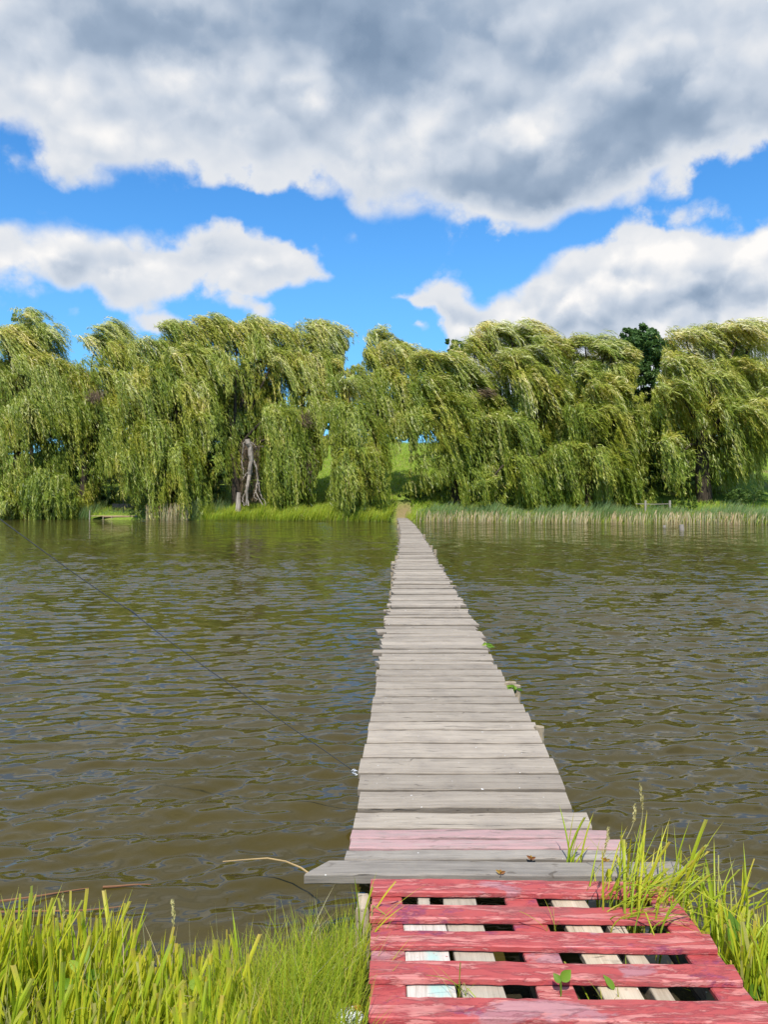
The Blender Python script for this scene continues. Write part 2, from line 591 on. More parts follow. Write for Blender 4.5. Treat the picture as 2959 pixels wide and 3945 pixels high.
def wood_mat(name, dark, mid, light, pink=None, axis=0, rough=0.8):
    """weathered sawn wood: grain along the board, checks, nail stains, a tone of its own per board"""
    m, g, out = new_mat(name)
    o = objco(g)
    tv = attr(g)
    off = g.comb(g.m('MULTIPLY', tv, 37.0), g.m('MULTIPLY', tv, 91.0), 0.0)
    p = g.vm('ADD', o, off)
    st = (0.9, 16, 16) if axis == 0 else (16, 0.9, 16)
    st2 = (2.2, 70, 70) if axis == 0 else (70, 2.2, 70)
    grain = g.noise(g.vm('MULTIPLY', p, st), 2.6, 7, 0.62, 0.25)
    fine = g.noise(g.vm('MULTIPLY', p, st2), 3.0, 4, 0.7, 0.1)
    blot = g.noise(p, 4.5, 5, 0.6)
    v = g.m('ADD', g.m('MULTIPLY', grain, 0.55), g.m('MULTIPLY', fine, 0.45))
    col = g.ramp(v, [(0.26, dark), (0.48, mid), (0.70, light)])
    col = g.mix(g.mr(blot, 0.40, 0.70, 0.0, 0.5), col, g.mix(1.0, col, (0.70, 0.70, 0.73), 'MULTIPLY'))
    tone = g.m('ADD', 0.84, g.m('MULTIPLY', g.m('FRACT', g.m('MULTIPLY', tv, 13.7)), 0.36))
    col = g.mix(1.0, col, g.comb(tone, g.m('MULTIPLY', tone, 0.992), g.m('MULTIPLY', tone, 0.975)), 'MULTIPLY')
    crack = g.noise(g.vm('MULTIPLY', p, (1.3, 55, 55) if axis == 0 else (55, 1.3, 55)), 1.7, 3, 0.5, 0.4)
    ck = g.mr(crack, 0.645, 0.70)
    # sawn edges darker than the trodden, sun-bleached top: stain, plus gap shade painted in
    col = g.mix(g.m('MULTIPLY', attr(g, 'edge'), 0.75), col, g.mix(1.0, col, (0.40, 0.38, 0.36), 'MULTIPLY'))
    col = g.mix(ck, col, (0.045, 0.038, 0.03))
    knot = g.noise(g.vm('MULTIPLY', p, (7, 16, 16)), 1.0, 2, 0.5, 1.2)
    col = g.mix(g.mr(knot, 0.66, 0.76, 0.0, 0.7), col, (0.085, 0.068, 0.052))
    spot = g.noise(p, 38.0, 1, 0.5)
    col = g.mix(g.mr(spot, 0.790, 0.805), col, (0.62, 0.60, 0.56))
    if pink is not None:
        wear = g.noise(g.vm('MULTIPLY', p, (2.5, 14, 14)), 3.2, 6, 0.65)
        col = g.mix(g.mr(wear, 0.36, 0.58, 0.2, 0.8), col, pink)
    h = g.m('SUBTRACT', v, ck)
    principled(g, out, col, rough, 0.25, bump(g, h, 0.4, 0.004))
    return m


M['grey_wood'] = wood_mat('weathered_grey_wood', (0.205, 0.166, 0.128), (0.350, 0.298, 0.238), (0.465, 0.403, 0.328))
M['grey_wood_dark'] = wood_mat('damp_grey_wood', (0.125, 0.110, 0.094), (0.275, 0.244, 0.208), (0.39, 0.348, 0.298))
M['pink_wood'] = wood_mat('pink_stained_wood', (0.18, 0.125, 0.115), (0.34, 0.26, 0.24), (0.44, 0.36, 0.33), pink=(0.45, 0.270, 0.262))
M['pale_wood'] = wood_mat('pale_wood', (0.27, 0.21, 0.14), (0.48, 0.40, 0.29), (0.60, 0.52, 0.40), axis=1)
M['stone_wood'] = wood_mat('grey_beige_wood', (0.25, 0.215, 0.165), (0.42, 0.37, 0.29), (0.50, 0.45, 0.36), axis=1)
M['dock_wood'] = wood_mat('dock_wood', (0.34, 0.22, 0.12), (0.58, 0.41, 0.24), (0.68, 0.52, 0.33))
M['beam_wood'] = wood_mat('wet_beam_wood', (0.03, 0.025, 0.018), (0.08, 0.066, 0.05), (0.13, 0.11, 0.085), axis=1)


def red_paint():
    m, g, out = new_mat('peeling_red_paint')
    o = objco(g)
    tv = attr(g)
    off = g.comb(g.m('MULTIPLY', tv, 23.0), g.m('MULTIPLY', tv, 57.0), 0.0)
    p = g.vm('ADD', o, off)
    ps = g.vm('MULTIPLY', p, (1.0, 5.5, 5.5))
    grain = g.noise(g.vm('MULTIPLY', p, (2.5, 60, 60)), 3.0, 5, 0.65, 0.15)
    base = g.ramp(grain, [(0.3, (0.42, 0.12, 0.11)), (0.55, (0.56, 0.21, 0.185)), (0.75, (0.64, 0.31, 0.26))])      # red soaked into bare wood
    paint = g.mix(g.noise(p, 7.0, 4, 0.6), (0.37, 0.052, 0.050), (0.49, 0.105, 0.098))
    # paint is gone in long ragged patches
    pm = g.noise(ps, 4.6, 8, 0.68, 0.5)
    gone = g.m('MULTIPLY', g.mr(pm, 0.510, 0.565), g.mr(g.noise(p, 9.0, 3, 0.6), 0.30, 0.55, 0.35, 1.0))
    col = g.mix(gone, paint, base)
    # older purple and grey coats that show in blisters
    pu = g.noise(g.vm('ADD', g.vm('MULTIPLY', p, (1.0, 1.8, 1.8)), (4.3, 1.7, 0.0)), 3.6, 5, 0.6, 0.3)
    blis = g.noise(p, 42.0, 4, 0.6, 0.3)
    pmask = g.m('MULTIPLY', g.mr(pu, 0.55, 0.62), g.mr(blis, 0.40, 0.56, 0.25, 0.9))
    col = g.mix(pmask, col, (0.26, 0.055, 0.105))
    gy = g.noise(g.vm('ADD', g.vm('MULTIPLY', p, (1.0, 2.0, 2.0)), (9.1, 5.2, 0.0)), 2.9, 5, 0.62, 0.3)
    gmask = g.m('MULTIPLY', g.mr(gy, 0.60, 0.66), 0.62)
    col = g.mix(gmask, col, (0.40, 0.23, 0.25))
    # rims of the flakes and scratches
    rim = g.m('MULTIPLY', g.mr(pm, 0.470, 0.495), g.m('SUBTRACT', 1.0, g.mr(pm, 0.505, 0.525)))
    col = g.mix(g.m('MULTIPLY', rim, 0.45), col, (0.17, 0.022, 0.035))
    scr = g.noise(g.vm('MULTIPLY', p, (1.2, 34, 34)), 3.0, 3, 0.6, 0.3)
    col = g.mix(g.mr(scr, 0.66, 0.72, 0.0, 0.75), col, (0.62, 0.33, 0.29))
    # trodden grime along the grain
    grime = g.noise(g.vm('MULTIPLY', p, (1.6, 5.0, 5.0)), 2.4, 6, 0.7, 0.4)
    col = g.mix(g.mr(grime, 0.50, 0.72, 0.0, 0.45), col, (0.21, 0.10, 0.09))
    # rubbed edges
    geo = g.add('ShaderNodeNewGeometry')
    edge = g.mr(g.m('ADD', geo.outputs['Pointiness'], g.m('MULTIPLY', g.m('SUBTRACT', grain, 0.5), 0.06)), 0.56, 0.60)
    col = g.mix(g.m('MULTIPLY', edge, 0.6), col, (0.60, 0.27, 0.23))
    h = g.m('ADD', g.m('MULTIPLY', gone, -0.8), g.m('ADD', g.m('MULTIPLY', grain, 0.35), g.m('MULTIPLY', g.m('MULTIPLY', blis, pmask), 0.9)))
    principled(g, out, col, g.mr(gone, 0, 1, 0.5, 0.8), 0.3, bump(g, h, 0.6, 0.006))
    return m


M['red'] = red_paint()


def white_paint():
    m, g, out = new_mat('white_and_turquoise_paint')
    o = objco(g)
    n = g.noise(o, 5.0, 5, 0.6, 0.3)
    grain = g.noise(g.vm('MULTIPLY', o, (60, 2.5, 60)), 3.0, 5, 0.65)
    col = g.ramp(grain, [(0.3, (0.42, 0.38, 0.32)), (0.6, (0.64, 0.59, 0.52))])
    x, y, z = g.xyz(o)
    band = g.m('MULTIPLY', g.mr(x, 0.135, 0.160), g.mr(x, 0.235, 0.21))
    col = g.mix(g.m('MULTIPLY', band, g.mr(n, 0.44, 0.60)), col, (0.40, 0.58, 0.52))
    fl = g.noise(g.vm('ADD', o, (3.3, 0, 0)), 19.0, 4, 0.6, 0.6)
    col = g.mix(g.mr(fl, 0.64, 0.67), col, (0.34, 0.06, 0.075))
    principled(g, out, col, 0.6, 0.3, bump(g, grain, 0.4, 0.004))
    return m


M['white_board'] = white_paint()


def plain(name, col, rough=0.6, spec=0.3, metal=0.0, var=0.25, sc=8):
    m, g, out = new_mat(name)
    n = g.noise(objco(g), sc, 5, 0.6)
    c = g.mix(n, tuple(x * (1 - var) for x in col), tuple(min(1, x * (1 + var)) for x in col))
    b = principled(g, out, c, rough, spec)
    b.inputs['Metallic'].default_value = metal
    return m


M['iron'] = plain('black_iron', (0.018, 0.018, 0.02), 0.45)
M['cable'] = plain('cable_grey', (0.05, 0.052, 0.056), 0.5)
M['steel'] = plain('galvanised_steel', (0.62, 0.63, 0.65), 0.3, 0.5, 0.4)
M['paper'] = plain('white_wrapper', (0.72, 0.74, 0.78), 0.35, 0.5, 0, 0.15, 30)
M['wrapper_orange'] = plain('orange_print', (0.75, 0.25, 0.03), 0.4)
M['leaf_green'] = leaf_mat('weed_leaf', [(0.0, (0.10, 0.20, 0.02)), (0.5, (0.18, 0.32, 0.03)), (1.0, (0.32, 0.44, 0.06))], 0.4)
M['leaf_dry'] = leaf_mat('dry_leaf', [(0.0, (0.16, 0.055, 0.02)), (0.5, (0.30, 0.12, 0.025)), (1.0, (0.34, 0.26, 0.04))], 0.2)
M['seed'] = leaf_mat('seed_head', [(0.0, (0.36, 0.32, 0.12)), (1.0, (0.56, 0.50, 0.24))], 0.25)
M['twig'] = plain('twig_bark', (0.40, 0.28, 0.13), 0.7)
M['stalk'] = plain('wet_reed_stalk', (0.20, 0.095, 0.045), 0.6)
M['tile'] = plain('roof_tile', (0.20, 0.12, 0.09), 0.8)
M['plaster'] = plain('house_plaster', (0.62, 0.58, 0.52), 0.8)
M['white_post'] = plain('white_post_paint', (0.30, 0.26, 0.21), 0.7)


# ------------------------------------------------------------------ terrain
def bank_y(X):
    return 77 - 0.31 * np.clip(X, -110, 90) + 0.5 * np.sin(X * 0.35) + 0.3 * np.sin(X * 0.9 + 1)


def near_y(X):
    return 3.12 + 0.10 * np.sin(X * 2.3 + 0.6) + 0.05 * np.sin(X * 6 + 2) + np.where(X < -0.4, 0.10 * (X + 0.4), 0) - np.where(X > 1.4, 0.10 * (X - 1.4), 0)


PS = [-8, -2, -0.6, 0, 0.6, 1.5, 3, 8, 12, 20, 50, 62, 200, 700]
PZ = [-0.9, -0.5, -0.2, -0.02, 0.28, 0.40, 0.75, 1.6, 2.2, 3.9, 11.4, 12.2, 13, 14]


def ground_z(X, Y):
    X, Y = np.asarray(X, float), np.asarray(Y, float)
    far = np.interp(Y - bank_y(X), PS, PZ)
    nr = np.interp(near_y(X) - Y, [-1.5, -0.3, 0, 0.35, 1, 40], [-0.9, -0.22, -0.01, 0.13, 0.19, 0.6])
    z = np.where(Y < 20, nr, far)
    b = np.clip((Y - bank_y(X)) / 8, 0, 1)
    z = z + b * (0.25 * np.sin(X * 0.21 + 1) * np.sin(Y * 0.17) + 0.12 * np.sin(X * 0.6 + Y * 0.45))
    # the foot path breaks the bank where the pier lands
    return z


def build_ground():
    xs = np.unique(np.round(np.concatenate([np.arange(-5, 5, 0.08), np.arange(-75, 75, 0.9), np.linspace(-600, 600, 60)]), 3))
    ys = np.unique(np.round(np.concatenate([np.linspace(-80, 0, 12), np.arange(0, 4.2, 0.07), np.arange(4.5, 45, 4), np.arange(45, 150, 0.9), np.linspace(150, 1100, 30)]), 3))
    X, Y = np.meshgrid(xs, ys)
    Z = ground_z(X, Y)
    Z += np.where(Y < 5, 0.012 * rng.normal(size=X.shape), 0)
    v = np.stack([X, Y, Z], -1).reshape(-1, 3)
    nx = len(xs)
    i = np.arange((len(ys) - 1) * nx).reshape(len(ys) - 1, nx)[:, :-1].ravel()
    q = np.stack([i, i + 1, i + nx + 1, i + nx], 1)
    mb = MB()
    mb.add(v, q)
    m, g, out = new_mat('ground')
    o = objco(g)
    n = g.noise(o, 0.35, 6, 0.6)
    n2 = g.noise(o, 6.0, 6, 0.65)
    col = g.ramp(n2, [(0.3, (0.10, 0.145, 0.025)), (0.55, (0.19, 0.275, 0.035)), (0.75, (0.27, 0.33, 0.06))])
    col = g.mix(g.mr(n, 0.52, 0.68, 0.0, 0.7), col, (0.24, 0.21, 0.085))
    x, y, z = g.xyz(o)
    # trodden soil where the pier lands, bare mud on the near bank
    dx = g.m('ABSOLUTE', g.m('SUBTRACT', x, g.m('ADD', 2.0, g.m('MULTIPLY', g.m('SUBTRACT', y, 78), 0.03))))
    path = g.m('MULTIPLY', g.mr(g.m('ADD', dx, g.m('MULTIPLY', g.m('SUBTRACT', n2, 0.5), 2.2)), 1.3, 0.5), g.mr(y, 88, 80.5))
    path = g.m('MULTIPLY', path, g.m('GREATER_THAN', y, 40))
    soil = g.mix(n2, (0.16, 0.10, 0.06), (0.36, 0.25, 0.14))
    col = g.mix(g.m('MULTIPLY', g.m('MULTIPLY', path, g.mr(n2, 0.35, 0.55, 0.45, 1.0)), 0.9), col, soil)
    mud = g.mix(n2, (0.022, 0.018, 0.010), (0.060, 0.050, 0.028))
    col = g.mix(g.m('LESS_THAN', y, 30), col, mud)
    principled(g, out, col, 0.95, 0.1, bump(g, n2, 0.6, 0.06))
    tag(mb.build('ground', m, smooth=True), kind='structure')


build_ground()


# ------------------------------------------------------------------ water: a rippled sheet, waves as real relief
def build_water():
    nr, nc = 1250, 900
    yr = 2.0 * np.exp(np.linspace(0, 1, nr) * math.log(150 / 2.0))
    uc = np.linspace(-1, 1, nc)
    uc = 0.72 * uc + 0.75 * np.abs(uc) ** 5 * np.sign(uc)
    Y = np.repeat(yr[:, None], nc, 1)
    X = Y * uc[None] + 0.0
    cell = np.gradient(yr)[:, None]
    z = np.zeros_like(X)
    # gust patches
    gust = 0.85 + 0.3 * np.sin(X * 0.31 + Y * 0.12 + 1) * np.sin(Y * 0.23 - X * 0.1 + 2) + 0.2 * np.sin(X * 0.9 - Y * 0.35) * np.sin(X * 0.4 + Y * 0.8)
    nW = 96
    for k in range(nW):
        lam = 0.055 * (0.62 / 0.055) ** (rng.random() ** 1.25)
        th = R(104) + R(26) * rng.normal()
        kk = 2 * math.pi / lam
        slope = 0.033 * (0.7 + 0.6 * rng.random()) * 1.0
        att = np.clip((lam / cell - 3.0) / 3.0, 0, 1)
        rows = att[:, 0] > 0
        ph = rng.random() * 6.28
        z[rows] += att[rows] * slope / kk * np.sin(kk * (X[rows] * math.cos(th) + Y[rows] * math.sin(th)) + ph)
    z *= gust
    # fade at the near shore
    z *= np.clip((Y - near_y(X)) / 1.2, 0.15, 1)
    miss = np.clip((np.log(cell) - math.log(0.012)) / (math.log(0.12) - math.log(0.012)), 0.0, 1) * np.ones_like(X) * np.clip(gust, 0.5, 1.4)
    v = np.stack([X, Y, z], -1).reshape(-1, 3)
    i = np.arange((nr - 1) * nc).reshape(nr - 1, nc)[:, :-1].ravel()
    q = np.stack([i, i + 1, i + nc + 1, i + nc], 1)
    mb = MB()
    mb.add(v, q)
    m, g, out = new_mat('pond_water')
    o = objco(g)
    rot = g.add('ShaderNodeMapping')
    g.l.new(o, rot.inputs[0])
    rot.inputs['Rotation'].default_value = (0, 0, R(-10))
    p = g.vm('MULTIPLY', rot.outputs[0], (0.55, 1.5, 1.0))
    n1 = g.noise(p, 3.4, 4, 0.6, color=True)
    n2 = g.noise(p, 13.0, 3, 0.6, color=True)
    n3 = g.noise(g.vm('MULTIPLY', rot.outputs[0], (0.22, 0.6, 1.0)), 1.2, 3, 0.5, color=True)
    mi = attr(g, 'ripple')

    def centred(c):
        return g.vm('SUBTRACT', c, (0.5, 0.5, 0.5))
    near_amp = g.m('ADD', 0.11, g.m('MULTIPLY', mi, 0.48))
    far_amp = g.m('MULTIPLY', mi, 0.85)
    s = g.vm('ADD', g.vm('SCALE', centred(n2), near_amp), g.vm('SCALE', centred(n1), far_amp))
    s = g.vm('ADD', s, g.vm('SCALE', centred(n3), g.m('MULTIPLY', mi, 0.30)))
    s = g.vm('MULTIPLY', s, (0.55, 1.0, 0.0))
    geo = g.add('ShaderNodeNewGeometry')
    nrm = g.vm('NORMALIZE', g.vm('ADD', geo.outputs['Normal'], s))
    body = g.noise(o, 0.8, 3, 0.5)
    col = g.mix(body, (0.041, 0.0315, 0.0075), (0.066, 0.0505, 0.0125))
    b = principled(g, out, col, 0.04, 0.5, nrm)
    b.inputs['IOR'].default_value = 1.333
    tag(mb.build('water', m, smooth=True, extra={'ripple': miss.ravel()}), kind='structure')


build_water()

# ------------------------------------------------------------------ pier
PD = [3.2, 4.82, 7.36, 10.98, 12.55, 20.35, 28.9, 41.6, 56.5, 77.7, 82]
PL = [-0.16, -0.139, -0.076, 0.054, 0.112, 0.306, 0.60, 0.914, 1.13, 1.36, 1.40]
PR = [0.98, 1.006, 1.094, 1.232, 1.255, 1.43, 1.69, 1.945, 2.20, 2.33, 2.36]
PTOP = 0.35

pier = empty('pier', (0.4, 3.3, 0), 'long narrow footbridge of grey weathered planks running across the pond to the far bank', 'pier')
T0 = PTOP


def px_y(d, h=1.6):
    return d


def d_of(y, z=PTOP):
    return F * (EYE - z) / (y - HY)


def near_plank(name, y_rear, y_front, xl_r, xr_r, mat, th=0.045, z=PTOP, label=None, tint=None, xl_f=None):
    """a near plank from its rows and end columns in the photo, rebuilt at its real place and size"""
    d0, d1 = d_of(y_front, z), d_of(y_rear, z)
    dm = (d0 + d1) / 2
    xl = (xl_r - CX) / F * d1
    xr = (xr_r - CX) / F * d1
    mb = MB()
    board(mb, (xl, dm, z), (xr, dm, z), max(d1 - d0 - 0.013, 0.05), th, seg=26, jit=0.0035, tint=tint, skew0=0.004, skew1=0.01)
    o = mb.build(name, mat, pier)
    if label:
        o['label'] = label
    return o


# rows measured from the photo: rear edge, front edge, left end, right end
NEAR = [(3271, 3312, 1334, 2400, 'grey_wood_dark', 0.052, 0.355), (3230, 3268, 1352, 2385, 'pink_wood', 0.045, 0.352), (3193, 3227, 1355, 2328, 'pink_wood', 0.045, 0.35),
        (3128, 3190, 1369, 2252, 'grey_wood', 0.045, 0.35), (3047, 3112, 1386, 2172, 'grey_wood', 0.050, 0.362), (2982, 3040, 1386, 2150, 'grey_wood', 0.045, 0.358),
        (2920.5, 2978, 1388, 2124, 'grey_wood', 0.045, 0.352), (2864, 2916, 1404, 2090, 'grey_wood', 0.045, 0.355), (2812.6, 2860, 1418, 2066, 'grey_wood', 0.045, 0.352),
        (2780, 2810, 1421, 2056, 'grey_wood', 0.045, 0.35), (2743, 2777, 1430, 2030, 'grey_wood', 0.045, 0.352), (2710.5, 2741, 1433, 2010, 'grey_wood', 0.045, 0.35),
        (2683, 2708, 1437, 1990, 'grey_wood', 0.045, 0.352), (2653, 2681, 1447, 1972, 'grey_wood', 0.045, 0.351), (2626, 2651, 1450, 1953, 'grey_wood', 0.045, 0.35),
        (2604, 2624, 1451, 1938, 'grey_wood', 0.045, 0.352), (2579, 2602, 1449, 1926, 'grey_wood', 0.045, 0.356), (2559, 2577, 1463, 1910, 'grey_wood', 0.045, 0.35)]
d_last = 0
for yr_, yf_, a, b_, mt, th, z in NEAR:
    lab = {'pink_wood': 'plank with worn pink paint', 'grey_wood_dark': 'thick dark grey plank with a broad front edge'}.get(mt)
    near_plank('plank', yr_, yf_, a, b_, M[mt], th, z, lab)
    d_last = d_of(yr_, z)
# the long board across the head of the pier, left end sawn off at a slant
mb = MB()
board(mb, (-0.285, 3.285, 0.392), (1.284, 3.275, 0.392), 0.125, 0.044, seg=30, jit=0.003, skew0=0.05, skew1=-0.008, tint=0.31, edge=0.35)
mb.build('threshold_board', M['grey_wood_dark'], pier)['label'] = 'long grey board laid across the head of the pier, left end cut slanting'

d = d_last + 0.008
rest = MB()
count = len(NEAR)
while d < 79.5:
    w = rng.uniform(0.13, 0.24)
    if rng.random() < 0.08:
        w *= 1.25
    dm = d + w / 2
    xl = np.interp(dm, PD, PL) + rng.normal() * 0.028 - (0.09 if rng.random() < 0.05 else 0)
    xr = np.interp(dm, PD, PR) + rng.normal() * 0.028
    zz = PTOP + rng.normal() * 0.008 + 0.01 * math.sin(dm * 0.5) + 0.015 * math.sin(dm * 0.17)
    rot = rng.normal() * 0.010
    mt = M['grey_wood']
    tgt = MB() if count < 100 else rest
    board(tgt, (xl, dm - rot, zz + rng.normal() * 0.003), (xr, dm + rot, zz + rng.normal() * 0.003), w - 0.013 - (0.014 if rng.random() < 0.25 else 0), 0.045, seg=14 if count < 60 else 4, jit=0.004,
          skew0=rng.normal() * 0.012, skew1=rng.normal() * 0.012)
    if count < 100:
        tgt.build('plank', mt, pier)
    count += 1
    d += w + (0.014 if rng.random() < 0.15 else 0.004)
o = rest.build('far_planks', M['grey_wood'], pier)
o['kind'] = 'stuff'
# two bearers under the deck and the posts that carry it
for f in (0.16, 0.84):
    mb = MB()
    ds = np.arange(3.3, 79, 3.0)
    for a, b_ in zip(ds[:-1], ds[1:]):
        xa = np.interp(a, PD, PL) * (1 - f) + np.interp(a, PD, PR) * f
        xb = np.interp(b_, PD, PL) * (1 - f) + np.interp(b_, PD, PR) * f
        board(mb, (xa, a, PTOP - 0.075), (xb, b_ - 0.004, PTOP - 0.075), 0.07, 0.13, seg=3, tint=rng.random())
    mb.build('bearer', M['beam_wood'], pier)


def pier_post(x, y, top, r=0.055, lean=0.0, mat='post'):
    mb = MB()
    zs = np.linspace(-0.6, top, 7)
    pts = np.stack([x + lean * (zs + 0.6), np.full(7, y), zs], 1)
    tube(mb, pts, [r * 1.05] * 5 + [r, r * 0.93], 9, rough=0.035)
    return mb.build('post', M[mat], pier, smooth=False)


for dd in np.arange(6.0, 78, 4.2):
    for f in (0.1, 0.9):
        pier_post(np.interp(dd, PD, PL) * (1 - f) + np.interp(dd, PD, PR) * f, dd, PTOP - 0.08, 0.05)
# posts that stand clear of the deck, from the photo: column, row of the top, distance, radius
for x, y, dd, r, ln in ((1516, 2163, 20.6, 0.075, 0.0), (1528, 2141, 22.5, 0.07, 0.02), (1514, 2222, 16.6, 0.05, 0.0), (1508, 2281, 13.7, 0.045, 0.0), (1535, 2020, 57, 0.10, 0.0), (1541, 2043, 44, 0.08, 0.0),
                        (1635, 2058, 37.5, 0.07, 0.0), (1662, 2101, 28.2, 0.06, 0.0), (1677, 2117, 25.6, 0.06, 0.0), (1968, 2628, 6.75, 0.055, 0.0), (1980, 2640, 6.62, 0.035, 0.03), (2052, 2799, 5.45, 0.04, 0.05)):
    q_ = P(x, y, dd)
    pier_post(q_[0], dd, q_[2], r, ln)

# ------------------------------------------------------------------ red pallet at the near end
PT = 0.40
pal = empty('pallet', (0.55, 2.7, 0.25), 'red painted wooden pallet with peeling paint lying at the head of the pier', 'pallet')
ROT = -0.012
for k, (dr, df, x0, x1) in enumerate(((3.160, 3.052, -0.055, 1.115), (2.957, 2.862, -0.053, 1.14), (2.780, 2.684, -0.048, 1.165), (2.595, 2.500, -0.048, 1.168), (2.405, 2.305, -0.046, 1.185), (2.210, 2.115, -0.045, 1.185))):
    mb = MB()
    c = (dr + df) / 2
    board(mb, (x0, c + 0.012, PT), (x1, c - 0.012, PT), dr - df, 0.024, seg=40, jit=0.0025, cham=0.004, tint=0.07 + 0.16 * k, skew1=0.004)
    mb.build('deck_board', M['red'], pal)
for (xa, xb, w) in ((0.012, 0.014, 0.117), (0.54, 0.567, 0.125), (1.105, 1.122, 0.11)):
    mb = MB()
    board(mb, (xb, 2.07, PT - 0.0245), (xa, 3.16, PT - 0.0245), w, 0.022, seg=24, jit=0.002, cham=0.004)
    mb.build('cross_board', M['red'], pal)
for x in (0.012, 0.555, 1.115):
    for y in (2.15, 2.62, 3.09):
        mb = MB()
        board(mb, (x, y - 0.07, PT - 0.047), (x, y + 0.07, PT - 0.047), 0.095, 0.085, seg=3, jit=0.002)
        mb.build('block', M['pale_wood'], pal)
    mb = MB()
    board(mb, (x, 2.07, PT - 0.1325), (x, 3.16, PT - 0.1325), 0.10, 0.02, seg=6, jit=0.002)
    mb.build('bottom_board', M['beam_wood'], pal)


# loose boards pushed into the gaps of the pallet
def loose(label, xa, ya, xb, yb, w, th, mat, z=PT - 0.030):
    mb = MB()
    board(mb, (xb, yb, z), (xa, ya, z), w, th, seg=16, jit=0.003, cham=0.003)
    tag(mb.build('loose_board', mat), label, 'board', 'boards pushed under the pallet slats')


loose('white painted board with a turquoise streak, under the red pallet slats', 0.150, 2.93, 0.160, 2.12, 0.160, 0.02, M['white_board'])
loose('grey beige board beside the white painted one under the red pallet slats', 0.297, 3.20, 0.335, 2.12, 0.138, 0.024, M['stone_wood'])
loose('pale cracked board right of the middle red cross board of the pallet', 0.725, 3.20, 0.785, 2.12, 0.132, 0.026, M['pale_wood'])
loose('narrow pale batten between the cracked board and the right pallet edge', 0.855, 2.95, 0.925, 2.15, 0.062, 0.045, M['pale_wood'])
loose('short grey batten showing in the rear left gap of the pallet', 0.150, 3.22, 0.165, 2.96, 0.045, 0.035, M['stone_wood'])
# vertical raw board at the pallet's left rear corner
mb = MB()
board(mb, (-0.085, 3.16, 0.345), (-0.085, 3.04, 0.345), 0.05, 0.24, seg=4, jit=0.003)
tag(mb.build('corner_stake', M['pale_wood']), 'raw pale wooden stake driven in at the left rear corner of the pallet', 'stake')

# ------------------------------------------------------------------ cable tied to the pier
p0 = P(1366, 2972, 4.62)
p1 = P(0, 1950, 4.0)
dirv = p1 - p0
cab = empty('mooring_cable', p0, 'thin grey cable with a kink, stretched up from the pier edge to the left', 'cable')
tt = np.linspace(0, 2.1, 90)
pts = p0 + dirv * tt[:, None]
pts[:, 2] -= 0.07 * np.sin(np.pi * np.clip(tt / 2.1, 0, 1)) - 0.0
kt = 1 - 461 / 1366
pts[:, 2] += 0.022 * np.exp(-np.abs(tt - kt) * 14)
mb = MB()
tube(mb, pts, 0.0026, 6)
mb.build('line', M['cable'], cab, smooth=True)
mb = MB()
ki = int(np.argmin(np.abs(tt - kt)))
tube(mb, np.stack([pts[ki] - unit(dirv) * 0.03, pts[ki], pts[ki] + unit(dirv) * 0.03]), [0.004, 0.0062, 0.004], 7)
mb.build('splice', M['cable'], cab)
for a, r0 in ((0.0, 0.012), (0.6, 0.010), (1.2, 0.013)):
    mb = MB()
    th = np.linspace(0, 5.6, 16)
    tube(mb, p0 + np.stack([r0 * np.cos(th) + 0.012 * a - 0.006, 0.006 * np.sin(th * 2 + a), r0 * np.sin(th) - 0.006 * a], 1), 0.0032, 6)
    mb.build('shackle', M['steel'], cab, smooth=True)
endp = pts[-1]
st = empty('mooring_pole', (endp[0], endp[1], -0.3), 'tall wooden pole at the near bank that holds the upper end of the cable', 'pole')
mb = MB()
zz = np.linspace(-0.5, endp[2] + 0.1, 8)
tube(mb, np.stack([np.full(8, endp[0] - 0.05), np.full(8, endp[1]), zz], 1), 0.05, 9, rough=0.03)
mb.build('shaft', M['post'], st)


# ------------------------------------------------------------------ willows
TREES = []


def crop4(cx, cy):
    return cx * 0.9042, 1150 + cy * 0.9042


def crop5(cx, cy):
    return 1459 + cx * 0.9042, 1150 + cy * 0.9042


WIND = np.array([1.0, 0.08, 0.0])
# hollows in the foliage, where the photo looks past the outer curtain into the shaded inside of a crown: column, row, radii
HOLLOWS = [(crop4(a, b), c * 0.9042, e * 0.9042, 3.2) for a, b, c, e in (
    (90, 360, 45, 55), (190, 640, 120, 75), (385, 640, 55, 150), (470, 800, 45, 70), (1060, 350, 110, 95), (955, 560, 38, 170), (1170, 390, 40, 55), (890, 720, 32, 120), (545, 560, 38, 70),
    (680, 770, 25, 100), (330, 230, 30, 40), (760, 480, 30, 40), (1290, 430, 30, 60), (1010, 430, 60, 60), (520, 880, 50, 45), (330, 800, 35, 80), (750, 840, 25, 60), (930, 800, 30, 90), (620, 850, 22, 60), (40, 690, 30, 70))]
HOLLOWS += [(crop5(a, b), c * 0.9042, e * 0.9042, 3.2) for a, b, c, e in (
    (205, 640, 55, 170), (445, 640, 42, 165), (560, 440, 45, 35), (690, 490, 40, 85), (880, 730, 42, 140), (845, 430, 25, 60), (1160, 400, 45, 150), (1165, 650, 60, 150), (1400, 660, 120, 130),
    (1440, 490, 45, 50), (520, 810, 30, 60), (370, 380, 35, 30), (860, 230, 30, 30), (1230, 480, 30, 50), (700, 640, 16, 60), (1000, 560, 20, 60), (300, 820, 45, 70), (420, 840, 30, 60), (560, 850, 25, 50), (900, 830, 35, 70), (1170, 760, 50, 100), (250, 700, 25, 90), (1330, 780, 40, 90), (1570, 820, 60, 70))]
